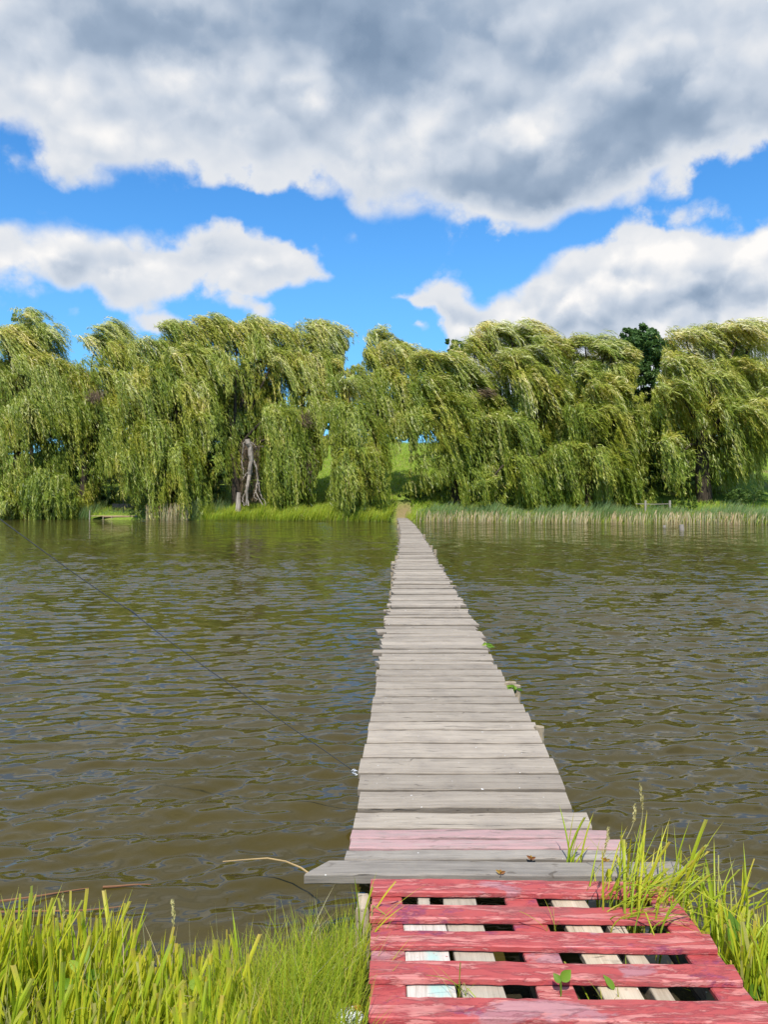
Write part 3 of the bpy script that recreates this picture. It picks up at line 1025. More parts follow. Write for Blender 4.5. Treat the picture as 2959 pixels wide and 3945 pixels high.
# and the clear openings between neighbouring trees
HOLLOWS += [(crop5(1158, 300), 48 * 0.9042, 165 * 0.9042, 99), (crop5(92, 740), 48 * 0.9042, 140 * 0.9042, 99), (crop4(1376, 770), 40 * 0.9042, 120 * 0.9042, 99), (crop4(1392, 560), 12 * 0.9042, 34 * 0.9042, 99), (crop4(1512, 230), 32 * 0.9042, 95 * 0.9042, 99)]
TREE_D = [85.0]


def in_hollow(c, front, cy):
    px = c[:, 0] / c[:, 1] * F + CX
    py = HY - (c[:, 2] - EYE) / c[:, 1] * F
    cut = np.zeros(len(c), bool)
    for (hx, hy), rx, ry, dep in HOLLOWS:
        if dep < 50 and not front and hy < 1150 + 555 * 0.9042:
            continue
        q = np.hypot((px - hx + 0.25 * (py - hy)) / rx, (py - hy) / ry) + 0.22 * np.sin(px * 0.11 + py * 0.02) + 0.14 * np.sin(px * 0.31 + 1) + 0.16 * np.sin(py * 0.13 + px * 0.05)
        if dep < 50:
            cut |= (q + 0.40 * rng.random(len(c)) < 1.05) & (rng.random(len(c)) < 0.88)
        else:
            cut |= (q + 0.25 * rng.random(len(c)) < 1.1)
    return cut



def lobe(mb, twigs, C, Rr, Lh, wind, dens=1.0, silver=0.0, tone=0.0, front=False, hold=0.6):
    """one fountain of a weeping crown: shoots arch out of the limb's end, then hang and stream in the wind"""
    ncl = max(8, int(27 * dens * (Rr / 2.2) ** 1.3))
    H = Rr * 0.62
    # tassel anchors over the dome
    rho = np.sqrt(rng.random(ncl)) * 1.0
    phi = rng.random(ncl) * 6.283
    # favour the side towards the water: it is what carries leaves
    A = np.stack([Rr * rho * np.cos(phi), Rr * 0.95 * rho * np.sin(phi), -H * rho ** 2], 1) + rng.normal(size=(ncl, 3)) * 0.22
    Lf = np.clip(0.50 + 0.55 * rho + 0.28 * rng.normal(size=ncl), 0.22, 1.3)
    wf = np.clip(1 + 0.35 * rng.normal(size=ncl), 0.3, 2)
    ns = int(15 * dens)
    N = ncl * ns
    cid = np.repeat(np.arange(ncl), ns)
    pos = C + A[cid] + rng.normal(size=(N, 3)) * np.array([0.34, 0.34, 0.20])
    out = np.stack([np.cos(phi[cid]), np.sin(phi[cid]), np.zeros(N)], 1) * (0.25 + 0.75 * rho[cid])[:, None]
    length = np.maximum(Lh * Lf[cid] * rng.uniform(0.55, 1.08, N), 0.9)
    ds = 0.24
    n_steps = int(min(34, (Lh * 1.2) / ds + 2))
    wcur = wind * wf[cid] * rng.uniform(0.8, 1.2, N)
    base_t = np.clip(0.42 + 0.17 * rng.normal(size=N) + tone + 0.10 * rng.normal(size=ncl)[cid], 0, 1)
    phs = rng.random((N, 2)) * 6.28
    pale = (rng.random(N) < 0.5) * rng.uniform(0.3, 1, N)
    travelled = np.zeros(N)
    for k in range(n_steps):
        s = travelled
        alive = s < length
        if not alive.any():
            break
        arch = np.exp(-s / 0.75)
        dirv_ = out * (0.9 * arch)[:, None] + np.array([0, 0, 1.0]) * (0.42 * arch - 1.0 * (1 - np.exp(-s / 0.55)))[:, None]
        dirv_ = dirv_ + WIND * (wcur * (hold + 0.9 * np.exp(-s / 1.3)))[:, None]
        dirv_[:, 0] += 0.13 * np.sin(s * 2.1 + phs[:, 0])
        dirv_[:, 1] += 0.13 * np.sin(s * 2.3 + phs[:, 1])
        dirv_ = unit(dirv_)
        pos = pos + dirv_ * ds
        travelled = travelled + ds
        idx = np.nonzero(alive)[0]
        m = 2
        ii = np.repeat(idx, m)
        n = len(ii)
        c = pos[ii] - dirv_[ii] * (rng.random((n, 1)) * ds) + rng.normal(size=(n, 3)) * 0.055
        kp = ~in_hollow(c, front, C[1])
        c, ii = c[kp], ii[kp]
        n = len(ii)
        if n == 0:
            continue
        ax = dirv_[ii] + rng.normal(size=(n, 3)) * 0.30 + WIND * 0.12
        windy = np.clip(wcur[ii] * 1.3 * np.exp(-travelled[ii] / 2.5), 0, 1)
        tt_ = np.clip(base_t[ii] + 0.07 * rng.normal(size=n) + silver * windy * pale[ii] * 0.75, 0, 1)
        nrm = unit(c - (C - np.array([0, -0.8, Rr * 0.9 + 0.35 * Lh]))) * np.array([1, 1, 0.8]) + np.array([0, 0, 0.60])
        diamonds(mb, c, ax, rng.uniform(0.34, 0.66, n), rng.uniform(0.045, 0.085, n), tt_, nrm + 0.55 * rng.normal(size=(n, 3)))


def trunk_and_limbs(mb, base, tops, r):
    h = max(t[2] for t in tops) - base[2]
    fork = np.array([base[0] + rng.normal() * 0.4, base[1], base[2] + 0.30 * h])
    n = 9
    path = smooth_path(base - np.array([0, 0, 0.4]), fork, n, 0.03)
    tube(mb, path, np.linspace(r * 1.25, r * 0.85, n), 11, rough=0.05)
    for tp in tops:
        mid = fork + (np.asarray(tp) - fork) * 0.5 + np.array([0, 0, 0.08 * h])
        t = np.linspace(0, 1, 9)[:, None]
        pth = (1 - t) ** 2 * (fork - np.array([0, 0, 0.2])) + 2 * t * (1 - t) * mid + t ** 2 * np.asarray(tp)
        pth += rng.normal(size=pth.shape) * 0.06 * t
        tube(mb, pth, np.linspace(r * 0.45, 0.04, 9), 7, rough=0.05)


def willow(label, d, conv, base_px, lobes, wind=0.35, r=0.45, silver=1.0, tone=0.0, back=2):
    """d: distance of the trunk; lobes: (column, row of the dome top, radius, row of the lowest tips, nearer/farther) measured on the photo"""
    bx, by = conv(base_px, 900)
    X = (bx - CX) / F * d
    base = np.array([X, d, float(ground_z(X, d))])
    t = empty('willow_tree', base, label, 'tree', 'willows along the far bank')
    cr, tr = MB(), MB()
    tops = []
    TREE_D[0] = d
    for lb in lobes:
        cx, cy, rad = lb[:3]
        bot = lb[3] if len(lb) > 3 and lb[3] else cy + 2.3 * rad
        dy = lb[4] if len(lb) > 4 else float(np.interp(cy, [100, 350, 650], [1.5, -1.8, -3.8])) + rng.normal() * 0.9
        wd = lb[5] if len(lb) > 5 else 1.0
        dd = d + dy
        sx, sy = conv(cx, cy)
        C = P(sx, sy, dd)
        Rr = rad * 0.9042 / F * dd
        L = (bot - cy) * 0.9042 / F * dd
        k = float(np.interp(cy, [90, 300, 700], [1.6, 1.0, 0.6]))
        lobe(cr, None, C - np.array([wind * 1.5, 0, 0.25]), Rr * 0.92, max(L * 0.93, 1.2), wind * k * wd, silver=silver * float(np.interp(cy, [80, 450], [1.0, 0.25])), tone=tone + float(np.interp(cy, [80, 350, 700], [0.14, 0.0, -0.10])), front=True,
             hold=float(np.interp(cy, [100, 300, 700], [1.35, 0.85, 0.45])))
        tops.append(C - np.array([0, -0.2, 0.5]))
        # the inner growth behind the visible curtain
        if back == 0 or (back == 1 and cy > 250):
            continue
        C2 = C + np.array([rng.normal() * 0.5 - wind, 2.4 + rng.random(), -0.8 if cy > 200 else -1.6])
        lobe(cr, None, C2, Rr * (1.05 if cy > 200 else 0.85), max(L * 0.95, 2.8), wind * 0.6, dens=0.60, silver=0.0, tone=tone)
        if 160 < cy < 620 and back == 2:
            C3 = C + np.array([rng.normal() * 0.8, 5.0 + rng.random(), -1.2])
            lobe(cr, None, C3, Rr * 1.2, max(L * 1.2, 4.5), wind * 0.5, dens=0.48, silver=0.0, tone=tone)
    trunk_and_limbs(tr, base, tops, r)
    tr.build('trunk', M['bark'], t, smooth=True)
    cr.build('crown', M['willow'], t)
    return t


willow('tall willow at the left edge, overhanging the water beyond the cable', 92, crop4, 60,
       [(130, 48, 45), (80, 110, 80), (215, 120, 55), (20, 130, 60), (240, 250, 85, 600), (150, 230, 80, 480), (130, 430, 80, 700), (20, 470, 70, 900), (-40, 250, 80, 700), (280, 410, 55, 680), (60, 320, 70, 620), (190, 560, 70, 900, 1.5), (-60, 600, 80, 940)], wind=0.30)
willow('low round willow dome dipping into the water at far left', 90, crop4, 190,
       [(190, 735, 60, 940, -2.0), (120, 770, 60, 940, -2.2), (255, 790, 60, 935, -2.0), (20, 790, 60, 940, -2.2), (70, 850, 50, 945, -2.6), (200, 800, 70, 942, -3.0)], wind=0.04, r=0.25, silver=0.3)
willow('slender willow behind the little dock, brown patch in its crown', 92, crop4, 350,
       [(470, 98, 60, 300), (400, 150, 65), (530, 185, 60), (400, 270, 85, 560), (560, 310, 85, 560), (480, 420, 85, 800), (330, 330, 75, 640), (440, 560, 70, 850, 0), (350, 560, 70, 860, 1.5), (520, 560, 50, 800, 1)], wind=0.33)
willow('broad willow right of the little dock, long curtains over pale cattails', 87, crop4, 720,
       [(740, 100, 75), (850, 82, 75), (930, 72, 60), (650, 170, 75), (800, 190, 80), (900, 210, 70), (700, 280, 105, 560), (830, 330, 100, 620), (620, 340, 70, 600), (600, 520, 60, 860), (700, 530, 95, 880), (790, 605, 80, 930),
        (570, 640, 55, 850), (890, 470, 60, 800), (660, 700, 60, 900), (850, 640, 50, 880, -1)], wind=0.28, r=0.6)
willow('willow with a dark hollow crown above the dead pale branches', 86, crop4, 1010,
       [(1010, 95, 65), (1085, 78, 68), (1165, 110, 60), (1010, 255, 70, 420), (1190, 210, 70, 430), (1090, 180, 70, 380, 2), (1060, 330, 90, 700, 3.2), (1215, 450, 80, 700), (1050, 470, 60, 600, 1.0), (960, 420, 50, 860, 1.5), (1255, 590, 88, 885), (1228, 650, 68, 888), (1290, 540, 60, 850)], wind=0.20, r=0.5)
willow('upright willow left of the sky gap in the row', 88, crop4, 1285,
       [(1350, 92, 78), (1440, 112, 55), (1285, 150, 60), (1360, 220, 95, 480), (1445, 250, 60, 560), (1270, 300, 60, 560), (1345, 390, 75, 640)], wind=0.18, tone=0.02, back=1)
willow('small willow in front of the gap, bent over the reeds beside the pier', 82, crop4, 1520,
       [(1480, 335, 50), (1505, 430, 75, 700), (1545, 500, 75, 800), (1490, 570, 65, 880), (1535, 620, 75, 885), (1575, 680, 62, 890), (1490, 700, 45, 890)], wind=0.20, r=0.3, tone=0.03, back=0)
willow('rounded willow right of the sky gap, its curtain hanging above the grassy slope', 90, crop5, -30,
       [(5, 125, 55), (70, 170, 65), (125, 215, 50), (-20, 220, 60, 400), (30, 300, 85, 540), (110, 330, 70, 540), (40, 420, 50, 600)], wind=0.22, tone=0.03, back=1)
willow('broad windblown willow just right of the pier landing', 84, crop5, 330,
       [(230, 215, 70), (330, 225, 80), (430, 150, 75), (495, 100, 65), (250, 330, 90, 600), (290, 410, 100, 850), (420, 320, 100, 560), (470, 400, 75, 700), (200, 480, 60, 860), (500, 480, 90, 800), (380, 560, 80, 860), (330, 700, 60, 870, -1)], wind=0.50, r=0.6)
willow('wide willow with a low bulging skirt over straw coloured cattails', 81, crop5, 650,
       [(555, 112, 62), (640, 108, 80), (600, 220, 100, 500), (740, 160, 80), (700, 300, 90, 560), (620, 490, 80, 700), (650, 640, 85, 890), (730, 680, 80, 892), (800, 390, 90, 700), (485, 750, 55, 875), (580, 690, 60, 880), (820, 700, 60, 880)], wind=0.55, r=0.6)
willow('leaning willow left of the dark broadleaf tree, sweeping to the water', 79, crop5, 900,
       [(880, 155, 70), (970, 165, 70), (1005, 190, 60), (1050, 270, 75, 560), (920, 270, 90), (1000, 340, 100, 640), (930, 440, 105, 880), (1045, 450, 90, 850), (1080, 620, 50, 875), (850, 610, 80, 860), (960, 640, 90, 888), (1040, 700, 60, 888), (1095, 400, 45, 600)], wind=0.52, r=0.55)
willow('golden willow at the right edge with a dark shaded trunk', 76, crop5, 1390,
       [(1310, 122, 68), (1380, 120, 62), (1490, 110, 70), (1560, 92, 70), (1640, 100, 60), (1290, 230, 75, 450), (1260, 340, 65, 600), (1400, 280, 100, 560), (1520, 260, 95, 500), (1620, 270, 80, 500), (1530, 430, 105, 720), (1600, 560, 90, 760),
        (1240, 580, 55, 730), (1300, 640, 55, 830), (1410, 480, 90, 780, 2.5), (1640, 400, 70, 700), (1720, 250, 90, 700), (1370, 560, 70, 800, 2)], wind=0.48, r=0.65, tone=0.06)


# ------------------------------------------------------------------ broadleaf trees and shrubs
def leafy(mb, C, rad, n, size, tone=0.0, squash=0.85):
    """a clumpy leaf mass: leaf faces on many small clumps spread through the volume"""
    ncl = max(10, int(n / 70))
    dirs = unit(rng.normal(size=(ncl, 3)))
    rr = rng.uniform(0.45, 1.0, ncl) ** 0.6
    cc = C + dirs * (rr * 1.0)[:, None] * np.array([rad, rad, rad * squash]) * rng.uniform(0.85, 1.1, (ncl, 1))
    ids = rng.integers(0, ncl, n)
    cr_ = rad * rng.uniform(0.16, 0.30, ncl)
    off = unit(rng.normal(size=(n, 3))) * (rng.random((n, 1)) ** 0.45) * cr_[ids][:, None]
    pts = cc[ids] + off * np.array([1, 1, 0.7])
    ax = rng.normal(size=(n, 3)) + np.array([0.5, 0, -0.3])
    diamonds(mb, pts, ax, rng.uniform(0.7, 1.3, n) * size, rng.uniform(0.4, 0.75, n) * size, np.clip(0.5 + tone + 0.2 * rng.normal(size=n) + 0.12 * rng.normal(size=ncl)[ids], 0, 1))


def broad_tree(label, x, ytop, d, rad_px, ybot, name='broadleaf_tree', tone=0.0, n=22000):
    top = P(x, ytop, d)
    bot = P(x, ybot, d)
    rad = rad_px / F * d
    gz = float(ground_z(top[0], d))
    t = empty(name, (top[0], d, gz), label, 'tree', 'broadleaf trees behind the willows')
    cr, tr = MB(), MB()
    hgt = top[2] - bot[2]
    nb = max(3, int(hgt / rad * 2.2))
    tops = []
    for ox, oz, fr in ((0.0, 0.5, 0.5), (-0.5, 0.95, 0.55), (0.55, 1.05, 0.55), (0.1, 1.2, 0.7)):
        leafy(cr, np.array([top[0] + ox * rad, d + rng.normal() * rad * 0.3, top[2] - rad * oz]), rad * fr, n // 9, 0.34, tone)
    for k in range(nb * 2):
        f = (k + 0.5) / (nb * 2)
        c = np.array([top[0] + rng.normal() * rad * 0.38, d + rng.normal() * rad * 0.4, top[2] - rad * 0.35 - f * (hgt - rad * 0.6)])
        leafy(cr, c, rad * (0.42 + 0.25 * math.sin(math.pi * min(1, f * 1.1 + 0.15))), int(n / (nb * 2)), 0.40, tone)
        tops.append(c)
    trunk_and_limbs(tr, np.array([top[0], d, gz]), tops[::2], 0.3)
    tr.build('trunk', M['bark'], t, smooth=True)
    cr.build('crown', M['broadleaf'], t)


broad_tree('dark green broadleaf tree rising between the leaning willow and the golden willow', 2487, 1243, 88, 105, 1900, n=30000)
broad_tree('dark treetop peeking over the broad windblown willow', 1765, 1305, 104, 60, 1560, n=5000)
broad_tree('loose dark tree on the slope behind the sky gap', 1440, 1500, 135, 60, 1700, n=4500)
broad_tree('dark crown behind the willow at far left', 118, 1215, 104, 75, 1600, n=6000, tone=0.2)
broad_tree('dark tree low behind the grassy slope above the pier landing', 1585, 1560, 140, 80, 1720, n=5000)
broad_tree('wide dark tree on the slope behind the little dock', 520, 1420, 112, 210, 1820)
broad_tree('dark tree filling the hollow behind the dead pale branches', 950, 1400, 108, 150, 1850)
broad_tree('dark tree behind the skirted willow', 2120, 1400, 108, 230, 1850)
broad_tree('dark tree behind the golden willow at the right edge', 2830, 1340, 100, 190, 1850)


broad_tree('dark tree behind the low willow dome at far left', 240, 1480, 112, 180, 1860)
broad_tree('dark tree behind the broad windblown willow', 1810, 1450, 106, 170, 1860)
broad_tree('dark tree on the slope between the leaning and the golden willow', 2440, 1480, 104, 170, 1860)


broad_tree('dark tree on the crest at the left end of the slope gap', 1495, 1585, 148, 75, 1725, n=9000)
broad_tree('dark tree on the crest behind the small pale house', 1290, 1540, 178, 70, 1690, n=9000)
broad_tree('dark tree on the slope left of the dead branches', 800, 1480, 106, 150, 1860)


def shrub(label, x, ytop, d, rad_px, mat='shrub', n=2600, tone=0.0, group='shrubs under the willows'):
    top = P(x, ytop, d)
    rad = rad_px / F * d
    gz = float(ground_z(top[0], d))
    t = empty('shrub', (top[0], d, gz), label, 'shrub', group)
    cr, st_ = MB(), MB()
    h = max(top[2] - gz, 0.5)
    for k in range(5):
        c = np.array([top[0] + rng.normal() * rad * 0.5, d + rng.normal() * rad * 0.4, gz + h * rng.uniform(0.3, 0.75)])
        leafy(cr, c, max(rad * 0.6, h * 0.3), n // 5, 0.17, tone)
        tube(st_, smooth_path((top[0], d, gz - 0.1), c, 6, 0.06), np.linspace(0.05, 0.015, 6), 5)
    st_.build('stems', M['bark'], t)
    cr.build('leaves', M[mat], t)


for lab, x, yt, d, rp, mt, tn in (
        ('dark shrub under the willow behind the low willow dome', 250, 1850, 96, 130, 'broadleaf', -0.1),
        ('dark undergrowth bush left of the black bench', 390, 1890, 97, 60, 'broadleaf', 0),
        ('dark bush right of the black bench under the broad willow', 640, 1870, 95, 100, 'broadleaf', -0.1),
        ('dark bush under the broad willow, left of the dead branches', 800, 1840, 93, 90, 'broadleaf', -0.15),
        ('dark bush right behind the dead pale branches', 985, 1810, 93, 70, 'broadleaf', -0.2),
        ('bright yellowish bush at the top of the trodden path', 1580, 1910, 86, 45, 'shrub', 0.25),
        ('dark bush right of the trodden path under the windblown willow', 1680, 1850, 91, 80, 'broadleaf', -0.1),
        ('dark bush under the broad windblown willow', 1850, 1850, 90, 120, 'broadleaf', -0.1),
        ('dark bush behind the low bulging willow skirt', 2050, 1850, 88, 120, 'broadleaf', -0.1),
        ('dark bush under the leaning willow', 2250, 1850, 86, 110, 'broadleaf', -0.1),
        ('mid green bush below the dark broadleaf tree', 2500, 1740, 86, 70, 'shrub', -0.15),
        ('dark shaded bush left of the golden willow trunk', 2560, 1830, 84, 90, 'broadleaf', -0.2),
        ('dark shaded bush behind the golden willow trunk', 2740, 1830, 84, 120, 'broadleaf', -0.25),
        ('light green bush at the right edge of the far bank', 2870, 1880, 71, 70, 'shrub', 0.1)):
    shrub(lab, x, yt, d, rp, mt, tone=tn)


def weed_spire(label, x, ytop, d):
    top = P(x, ytop, d)
    gz = float(ground_z(top[0], d))
    mb, sm = MB(), MB()
    t = empty('tall_weed', (top[0], d, gz), label, 'plant', 'tall weeds behind the cattails')
    tube(sm, [(top[0], d, gz), (top[0], d, top[2])], [0.02, 0.008], 5)
    n = 160
    f = rng.random(n)
    ph = rng.random(n) * 6.28
    c = np.stack([top[0] + 0.22 * (1.1 - f) * np.cos(ph), d + 0.22 * (1.1 - f) * np.sin(ph), gz + (top[2] - gz) * (0.25 + 0.75 * f)], 1)
    diamonds(mb, c, np.stack([np.cos(ph), np.sin(ph), np.full(n, -0.1)], 1), 0.26, 0.07, rng.random(n))
    sm.build('stem', M['shrub'], t)
    mb.build('leaves', M['shrub'], t)


weed_spire('tall leafy weed spire standing just left of the golden willow trunk', 2677, 1908, 72.5)
weed_spire('shorter leafy weed left of the tall weed spire', 2632, 1915, 72.5)
weed_spire('smallest leafy weed right of the tall weed spire', 2655, 1925, 72)

# ------------------------------------------------------------------ dead branches, dock, bench, pole, fence, house, stumps on the far bank
dt = empty('dead_tree', P(955, 1950, 84), 'dead pale broken trunk and tangled bare branches at the water, below the hollow willow', 'dead tree')
snag = MB()
for path, r0, r1 in (
        ([(952, 1692), (962, 1730), (968, 1775), (962, 1830), (950, 1880), (952, 1945)], 0.30, 0.12),
        ([(965, 1780), (970, 1810), (955, 1850), (945, 1900), (958, 1952)], 0.14, 0.08),
        ([(962, 1740), (980, 1790), (992, 1850), (985, 1890), (1012, 1945)], 0.10, 0.05),
        ([(992, 1850), (1002, 1900), (1025, 1950)], 0.07, 0.03), ([(950, 1880), (935, 1920), (940, 1950)], 0.08, 0.04),
        ([(985, 1890), (975, 1915), (995, 1925)], 0.06, 0.03), ([(940, 1700), (932, 1760), (938, 1830)], 0.07, 0.03),
        ([(966, 1800), (945, 1830), (930, 1850)], 0.05, 0.02), ([(960, 1700), (985, 1720), (992, 1740)], 0.06, 0.02)):
    pp = np.array([P(a, b, 81.9 + rng.normal() * 0.3) for a, b in path])
    t_ = np.linspace(0, 1, len(pp))
    tq = np.linspace(0, 1, 14)
    pq = np.stack([np.interp(tq, t_, pp[:, i]) for i in range(3)], 1) + rng.normal(size=(14, 3)) * 0.05
    tube(snag, pq, np.linspace(r0, r1, 14), 7, rough=0.08)
snag.build('bare_branches', M['deadwood'], dt)
tw = MB()
n = 1300
c0 = np.array([P(rng.uniform(925, 1000), rng.uniform(1710, 1930), 82.8 + rng.normal() * 0.4) for _ in range(n)])
diamonds(tw, c0, np.array([0, 0, -1.0]) + rng.normal(size=(n, 3)) * 0.25, rng.uniform(0.4, 0.9, n), 0.045, rng.random(n))
tw.build('dead_twigs', M['deadtwig'], dt)
mb = MB()
b0 = P(917, 1960, 82.3)
tube(mb, [b0 + np.array([0, 0, -0.3]), b0 + np.array([0.03, 0, 0.9]), b0 + np.array([0.1, 0, 1.75])], [0.30, 0.24, 0.20], 9, rough=0.13)
tag(mb.build('tree_stump', M['deadwood']), 'thick pale grey stump left of the dead tangled branches', 'stump')


# a smaller dead brown spray hanging in the willows
def dead_spray(label, x, y, d, w, h, tilt):
    mb = MB()
    n = 420
    c = np.array([P(x + rng.normal() * w * 0.4, y + rng.normal() * h * 0.4, d + rng.normal() * 0.4) for _ in range(n)])
    diamonds(mb, c, np.array([tilt, 0, -1.0]) + rng.normal(size=(n, 3)) * 0.3, rng.uniform(0.3, 0.7, n), 0.06, rng.random(n))
    tag(mb.build('withered_leaves', M['deadtwig']), label, 'dead branch', 'dried brown sprays caught in the willows')


dead_spray('dried brown spray hanging right of the dead branches', 1170, 1620, 81.5, 40, 40, 0.5)
dead_spray('dried brown spray at the slope edge, left of the small bent willow', 1195, 1800, 81.5, 25, 90, 0.1)
dead_spray('dried brown spray in the slender willow behind the dock', 365, 1530, 86, 40, 30, 0.2)
dead_spray('dried brown spray in the middle of the windblown willow', 1880, 1515, 80.5, 45, 20, 2.0)


dk = empty('small_dock', P(440, 1990, 88), 'low pale wooden fishing dock at the far bank below the black bench', 'dock')
dd = 87.2
xa, xb = P(345, 1987, dd)[0], P(540, 1987, dd)[0]
for k in range(5):
    mb = MB()
    board(mb, (xa, dd + 0.02 + 0.25 * k, 0.42), (xb + rng.normal() * 0.1, dd + 0.02 + 0.25 * k, 0.42), 0.24, 0.06, seg=10, jit=0.01)
    mb.build('deck_board', M['dock_wood'], dk)
mb = MB()
board(mb, (xa + 1.5, dd - 0.14, 0.40), (xb - 1.2, dd - 0.14, 0.40), 0.05, 0.14, seg=6, jit=0.01)
mb.build('fascia_board', M['dock_wood'], dk)
for x, top in ((344, 1966), (396, 1988), (430, 1988), (508, 1986), (523, 1968), (539, 1966)):
    q_ = P(x, top, dd - 0.2)
    mb = MB()
    tube(mb, [(q_[0], dd - 0.22, -0.5), (q_[0], dd - 0.22, q_[2] * 0.5), (q_[0] + 0.02, dd - 0.22, q_[2])], [0.07, 0.06, 0.055], 8, rough=0.05)
    mb.build('post', M['white_post' if top < 1970 else 'post'], dk)

bd = 90.3
bc = P(470, 1950, bd)
bz = float(ground_z(bc[0], bd))
bn = empty('park_bench', (bc[0], bd, bz), 'black slatted park bench under the willows above the little dock', 'bench')
for k in range(3):
    mb = MB()
    board(mb, (bc[0] - 1.35, bd + 0.1 + 0.13 * k, bz + 0.46), (bc[0] + 1.35, bd + 0.1 + 0.13 * k, bz + 0.46), 0.11, 0.04, seg=3, jit=0.002)
    mb.build('seat_slat', M['iron'], bn)
for k in range(3):
    mb = MB()
    board(mb, (bc[0] - 1.35, bd + 0.48, bz + 0.62 + 0.14 * k), (bc[0] + 1.35, bd + 0.48, bz + 0.62 + 0.14 * k), 0.04, 0.11, seg=3, jit=0.002)
    mb.build('back_slat', M['iron'], bn)
for sx in (-1.1, 1.1):
    mb = MB()
    tube(mb, [(bc[0] + sx, bd + 0.06, bz - 0.05), (bc[0] + sx, bd + 0.06, bz + 0.42), (bc[0] + sx, bd + 0.42, bz + 0.42), (bc[0] + sx, bd + 0.53, bz + 0.95)], 0.03, 6)
    tube(mb, [(bc[0] + sx, bd + 0.42, bz + 0.42), (bc[0] + sx, bd + 0.50, bz - 0.05)], 0.03, 6)
    mb.build('leg_frame', M['iron'], bn)
pq = P(475, 1895, 89.6)
pz = float(ground_z(pq[0], 89.6))
po = empty('metal_pole', (pq[0], 89.6, pz), 'thin black metal pole standing in front of the park bench', 'pole')
mb = MB()
tube(mb, [(pq[0], 89.6, pz - 0.1), (pq[0], 89.6, pz + 1.2), (pq[0], 89.6, pq[2])], [0.06, 0.05, 0.045], 8)
mb.build('shaft', M['iron'], po)
mb = MB()
tube(mb, [(pq[0], 89.6, pz - 0.02), (pq[0], 89.6, pz + 0.06)], [0.16, 0.14], 10)
mb.build('base_plate', M['iron'], po)

fd = 71.5
fn = empty('low_fence', P(2530, 1950, fd), 'low broken fence with two whitish posts and a thin rail behind the cattails', 'fence')
for x, yt in ((2488, 1928), (2582, 1928)):
    q_ = P(x, yt, fd)
    gz = float(ground_z(q_[0], fd))
    mb = MB()
    board(mb, (q_[0], fd - 0.08, q_[2]), (q_[0], fd + 0.08, q_[2]), 0.15, q_[2] - gz + 0.2, seg=3, jit=0.004)
    mb.build('post', M['white_post'], fn)
qa, qb = P(2450, 1941, fd), P(2588, 1941, fd)
mb = MB()
tube(mb, [qa, (qa + qb) / 2 + np.array([0, 0, -0.04]), qb], 0.03, 6)
mb.build('rail', M['white_post'], fn)

hd = 158.0
hc = P(1245, 1690, hd)
hz = float(ground_z(hc[0], hd))
hs = empty('house', (hc[0], hd, hz), 'small pale house with a grey brown roof glimpsed on the hilltop between the willows', 'house')
mb = MB()
v = np.array([(sx * 3, sy * 2.5, z) for z in (0, 2.2) for sx, sy in ((-1, -1), (1, -1), (1, 1), (-1, 1))], float) + np.array([hc[0], hd, hz])
mb.add(v, [(0, 1, 5, 4), (1, 2, 6, 5), (2, 3, 7, 6), (3, 0, 4, 7)])
mb.build('wall', M['plaster'], hs)
mb = MB()
v = np.array([(-3.4, -2.9, 2.2), (3.4, -2.9, 2.2), (3.4, 2.9, 2.2), (-3.4, 2.9, 2.2), (-3.4, 0, 3.5), (3.4, 0, 3.5)], float) + np.array([hc[0], hd, hz])
mb.add(v, [(0, 1, 5, 4), (2, 3, 4, 5), (3, 2, 1, 0)], [(0, 4, 3), (1, 2, 5)])
mb.build('roof', M['tile'], hs)
mb = MB()
v = np.array([(1.0, -2.53, 0.7), (2.0, -2.53, 0.7), (2.0, -2.53, 1.8), (1.0, -2.53, 1.8)], float) + np.array([hc[0], hd, hz])
mb.add(v, [(0, 1, 2, 3)])
mb.build('window', M['iron'], hs)

for lab, x, yb, yt, r, ln in (('leaning pale mooring post standing in the water off the right cattails', 2629, 2041, 2021, 0.17, -0.10), ('short pale stump just breaking the water left of the leaning post', 2561, 2031, 2023, 0.12, 0.0)):
    dq = F * EYE / (yb - HY)
    q0, q1 = P(x, yb, dq), P(x, yt, dq)
    mb = MB()
    tube(mb, [(q0[0], dq, -0.6), (q0[0], dq, 0.0), (q0[0] + ln * q1[2] * 1.2, dq, q1[2])], [r, r, r * 0.94], 10, rough=0.04)
    tag(mb.build('mooring_post', M['white_post']), lab, 'post', 'old posts in the water')


# ------------------------------------------------------------------ reeds and cattails along the far bank (nobody could count them)
def strip(x0, x1, n, s0, s1):
    """random bases along the far shore between two columns of the photo"""
    px = rng.uniform(x0, x1, n)
    s = rng.uniform(s0, s1, n)
    d_ = np.full(n, 78.0)
    for _ in range(4):
        X = (px - CX) / F * d_
        d_ = bank_y(X) + s
    X = (px - CX) / F * d_
    return np.stack([X, d_, np.maximum(ground_z(X, d_), -0.05)], 1)


def lean_rows(n, wx, sd_=0.15):
    return np.stack([wx + rng.normal(size=n) * sd_, rng.normal(size=n) * sd_], 1)


